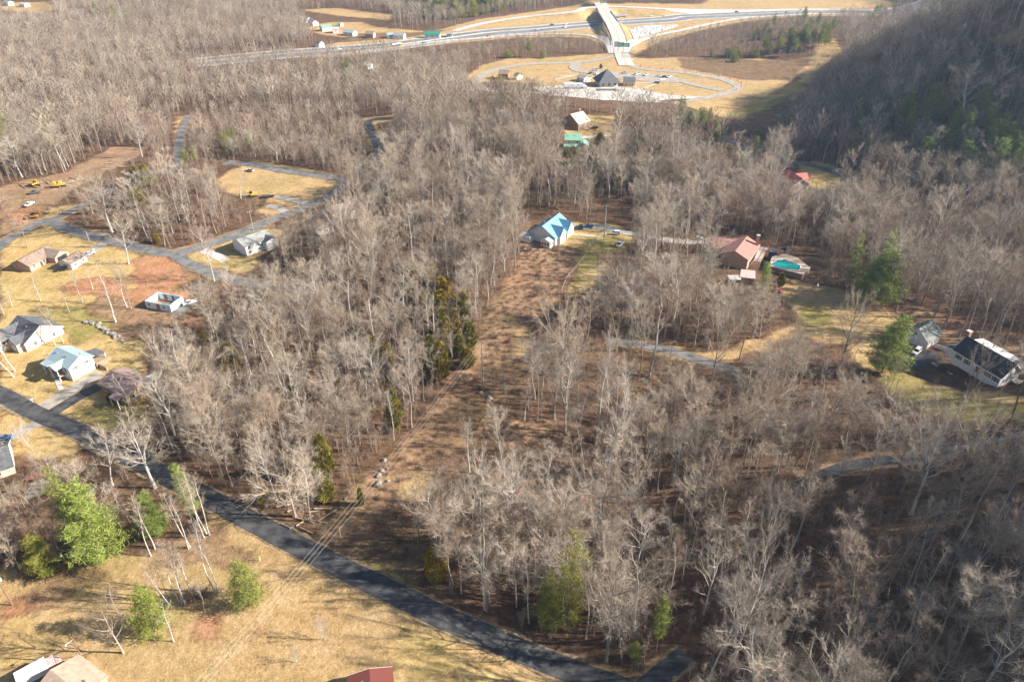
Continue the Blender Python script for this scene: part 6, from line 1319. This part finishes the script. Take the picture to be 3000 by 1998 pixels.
for i in near:
    x, y, z, h, u, v, d = F[i]; key = FK[rng.integers(len(FK))]; fam = key.rstrip('0123456789')
    thing('bare_tree', key, DT, x, y, h/HT[fam]*(.85 if fam == 'oak' else 1), lmlabel(key, u, v, h), 'bare tree', BG, sxy=rng.uniform(.7, 1.35))
# the rest of the wood: one object of instanced trees
def gn_scatter(name, pts, scl, rot, pid, protos, kind='stuff', label=None, cat=None):
    me = bpy.data.meshes.new(name); me.from_pydata(pts.tolist(), [], []); n = len(pts)
    a = me.attributes.new('scl', 'FLOAT_VECTOR', 'POINT'); a.data.foreach_set('vector', scl.astype('f').ravel())
    a = me.attributes.new('rot', 'FLOAT_VECTOR', 'POINT'); a.data.foreach_set('vector', rot.astype('f').ravel())
    a = me.attributes.new('pid', 'INT', 'POINT'); a.data.foreach_set('value', pid.astype('i'))
    o = bpy.data.objects.new(name, me); COL.objects.link(o); tag(o, label, cat, None, kind)
    pc = bpy.data.collections.new(name+'_shapes')
    for i, m in enumerate(protos): po = bpy.data.objects.new('shape_%03d' % i, m); pc.objects.link(po)
    g = bpy.data.node_groups.new(name, 'GeometryNodeTree'); g.interface.new_socket('Geometry', in_out='INPUT', socket_type='NodeSocketGeometry'); g.interface.new_socket('Geometry', in_out='OUTPUT', socket_type='NodeSocketGeometry')
    N = g.nodes; L = g.links; gi = N.new('NodeGroupInput'); gout = N.new('NodeGroupOutput'); ci = N.new('GeometryNodeCollectionInfo'); ci.inputs['Collection'].default_value = pc
    ci.inputs['Separate Children'].default_value = True; ci.inputs['Reset Children'].default_value = True
    ip = N.new('GeometryNodeInstanceOnPoints'); ip.inputs['Pick Instance'].default_value = True; L.new(gi.outputs[0], ip.inputs['Points']); L.new(ci.outputs[0], ip.inputs['Instance'])
    def attr(nm, ty): q = N.new('GeometryNodeInputNamedAttribute'); q.data_type = ty; q.inputs['Name'].default_value = nm; return q.outputs['Attribute']
    L.new(attr('pid', 'INT'), ip.inputs['Instance Index']); L.new(attr('rot', 'FLOAT_VECTOR'), ip.inputs['Rotation']); L.new(attr('scl', 'FLOAT_VECTOR'), ip.inputs['Scale'])
    L.new(ip.outputs[0], gout.inputs[0]); md = o.modifiers.new('scatter', 'NODES'); md.node_group = g; return o
protos = [tb_mesh('tree_shape', (DT[k][2][0], BARKW if k[:4] in ('pale', 'pole', 'snag') else BARK), (DT[k][2][1], TWIGW if k[:4] in ('pale', 'snag') else TWIG)) for k in dict.fromkeys(FK)]
pk = list(dict.fromkeys(FK)); nnear = len(protos)
for i in range(6): T_, C_ = far_tree(200+i, 20, [4.2, 4.8, 3.8, 5.2, 4.4, 4.0][i]); protos.append(tb_mesh('tree_shape', (T_, BARK), (C_, TWIG)))
G = F[rest]; n = len(G); pid = np.zeros(n, int); sc = np.zeros((n, 3))
for j in range(n):
    if G[j, 6] < 430:
        k = FK[rng.integers(len(FK))]; pid[j] = pk.index(k); s = G[j, 3]/HT[k.rstrip('0123456789')]*(.85 if k[:3] == 'oak' else 1)
    else: pid[j] = nnear+rng.integers(6); s = G[j, 3]/20
    w_ = s*rng.uniform(.7, 1.35); sc[j] = (w_, w_, s)
gn_scatter('bare_forest', G[:, :3], sc, np.stack([rng.normal(0, .03, n), rng.normal(0, .03, n), rng.uniform(0, 6.28, n)], 1), pid, protos)
# undergrowth: thin saplings and brush
X, Y = cand(-330, 420, 78, 470, 2.7); Z = tz(X, Y); U, V, D = proj(X, Y, Z+2); m = (D > 20) & (U > -120) & (U < 3300) & (V < 2200) & (V > 100); X, Y, Z = X[m], Y[m], Z[m]
hh = rng.uniform(2, 8, X.size); ok, dens, U, V, D = open_test(X, Y, Z, hh, (0, .8)); big_ = np.ones(X.size, bool)
inb = np.zeros(X.size, bool)
for t, P in OPEN+PAINT:
    if t in ('leaf', 'brush'): inb |= in_poly(U, V, P)
inl = np.zeros(X.size, bool)
for t, P in OPEN+PAINT:
    if t in ('lawn', 'straw', 'road', 'green', 'clay'): inl |= in_poly(U, V, P)
rc = road_clear(X, Y, 1.0); hb = np.ones(X.size, bool)
for (a, b, c, d) in HOUSEBOX: hb &= ~((U > a) & (U < c) & (V > b) & (V < d))
tall = ok & rc & (rng.random(X.size) < np.where((U > 1150) & (U < 1950) & (V > 1480), .95, .85)*np.where(dens < 1, .5, 1)); low = inb & ~inl & rc & hb & (rng.random(X.size) < .8) & ~tall
us_w = np.array([.2,.2,.2,.14,.13,.13]); us_protos = [tb_mesh('brush_shape', (a[0], STWIG), (a[1], STWIG)) for a in (sapling(300), sapling(301, 6), sapling(302, 9))]+[tb_mesh('brush_shape', (bush(310+i, 2.6, 1.3, 34), BRUSHM)) for i in range(3)]+[tb_mesh('brush_shape', (bush(320+i, 1.0, 1.6, 40, .04), BRUSHM)) for i in range(3)]
pts = np.stack([X, Y, Z], 1); P1 = pts[tall]; P2 = pts[low]; n1, n2_ = len(P1), len(P2)
pid = np.concatenate([rng.choice(6, n1, p=us_w), np.where(rng.random(n2_) < .2, rng.integers(3, 6, n2_), rng.integers(6, 9, n2_))]); s = rng.uniform(.6, 1.25, n1+n2_)
gn_scatter('undergrowth', np.concatenate([P1, P2]), np.stack([s, s, s], 1), np.stack([rng.normal(0, .06, n1+n2_), rng.normal(0, .06, n1+n2_), rng.uniform(0, 6.28, n1+n2_)], 1), pid, us_protos)
print('undergrowth', n1, n2_)
GRM = mat('dry_grass_blades', (.42,.31,.15), .95, rand=[(.25,.18,.09), (.45,.34,.17), (.34,.27,.11), (.52,.40,.22)])
def grass_tuft(seed):
    R = random.Random(seed); C = TB()
    for _ in range(26):
        p = Vector((R.gauss(0, .45), R.gauss(0, .45), 0)); C.blade(p, p+Vector((R.gauss(0, .12), R.gauss(0, .12), R.uniform(.12, .38))), .05, R)
    return tb_mesh('tuft_shape', (C, GRM))
X, Y = cand(-160, 60, 84, 190, 1.25); Z = tz(X, Y); U, V, D = proj(X, Y, Z); m = np.zeros(X.size, bool)
for t, P in OPEN:
    if t in ('lawn', 'straw', 'brush', 'leaf'): m |= in_poly(U, V, P)
hb = np.ones(X.size, bool)
for (a, b, c, d) in HOUSEBOX: hb &= ~((U > a) & (U < c) & (V > b) & (V < d))
m &= hb & road_clear(X, Y, -.3) & (np.sin(X/5.3+2*np.sin(Y/7.0))*np.sin(Y/4.1+X/9)+rng.normal(0, .5, X.size) > -.1)
Pg = np.stack([X, Y, Z], 1)[m]; n = len(Pg); s = rng.uniform(.5, 1.3, n)
gn_scatter('dry_grass', Pg, np.stack([s, s, s], 1), np.stack([s*0, s*0, rng.uniform(0, 6.28, n)], 1), rng.integers(0, 3, n), [grass_tuft(400+i) for i in range(3)])
print('grass', n)
# shrubs beside the houses
SB = [tb_mesh('shrub', (bush(330+i, 1.8, 1.2, 70, .05), BRUSHM)) for i in range(3)]; EV = tb_mesh('shrub', (cedar(340, 1.6, 1.1, 700)[1], CEDAR))
for (u, v, s, e, lb) in [(2745,1055,1.5,0,'reddish bare shrub at the near corner of the long white house'), (2762,1085,1.2,1,'dark shrub by the walk of the long white house'), (2800,1118,1.3,0,'bare shrub under the left windows of the long white house'), (2840,1138,1.5,0,'bare shrub under the right windows of the long white house'), (1860,738,1.6,0,'bare shrub below the white pickup'), (1838,730,1.3,0,'bare shrub left of the white pickup'),
 (330,1170,1.2,1,'dark shrub in front of the mauve roofed house'), (352,1185,1.1,1,'second dark shrub in front of the mauve roofed house'), (1550,735,1.8,0,'bare shrub at the near corner of the blue roofed house'), (1532,728,1.5,0,'bare shrub left of the sunroom'), (560,1755,2.2,0,'dark bare shrub behind the white trunks on the lawn'), (595,1745,1.9,0,'dark bare shrub left of the lone rounded pine')]:
    x, y = wp(u, v); o = bpy.data.objects.new('shrub', EV if e else SB[int(u) % 3]); COL.objects.link(o); o.location = (x, y, gz(x, y)); o.scale = (s, s, s*.9); tag(o, lb, 'shrub', 'shrubs near the houses')
# ---------------------------------------------------------------- haze
if HAZE:
    hz = MB().box(-1700, 1700, -300, 2600, -120, 240).build('haze', None); tag(hz, kind='stuff')
    hm = bpy.data.materials.new('haze'); hm.use_nodes = True; t = hm.node_tree; t.nodes.clear(); out = t.nodes.new('ShaderNodeOutputMaterial'); pv = t.nodes.new('ShaderNodeVolumePrincipled')
    pv.inputs['Color'].default_value = (.50, .71, 1, 1); pv.inputs['Density'].default_value = HAZE; pv.inputs['Anisotropy'].default_value = .3
    t.links.new(pv.outputs[0], out.inputs['Volume']); hz.data.materials.append(hm)
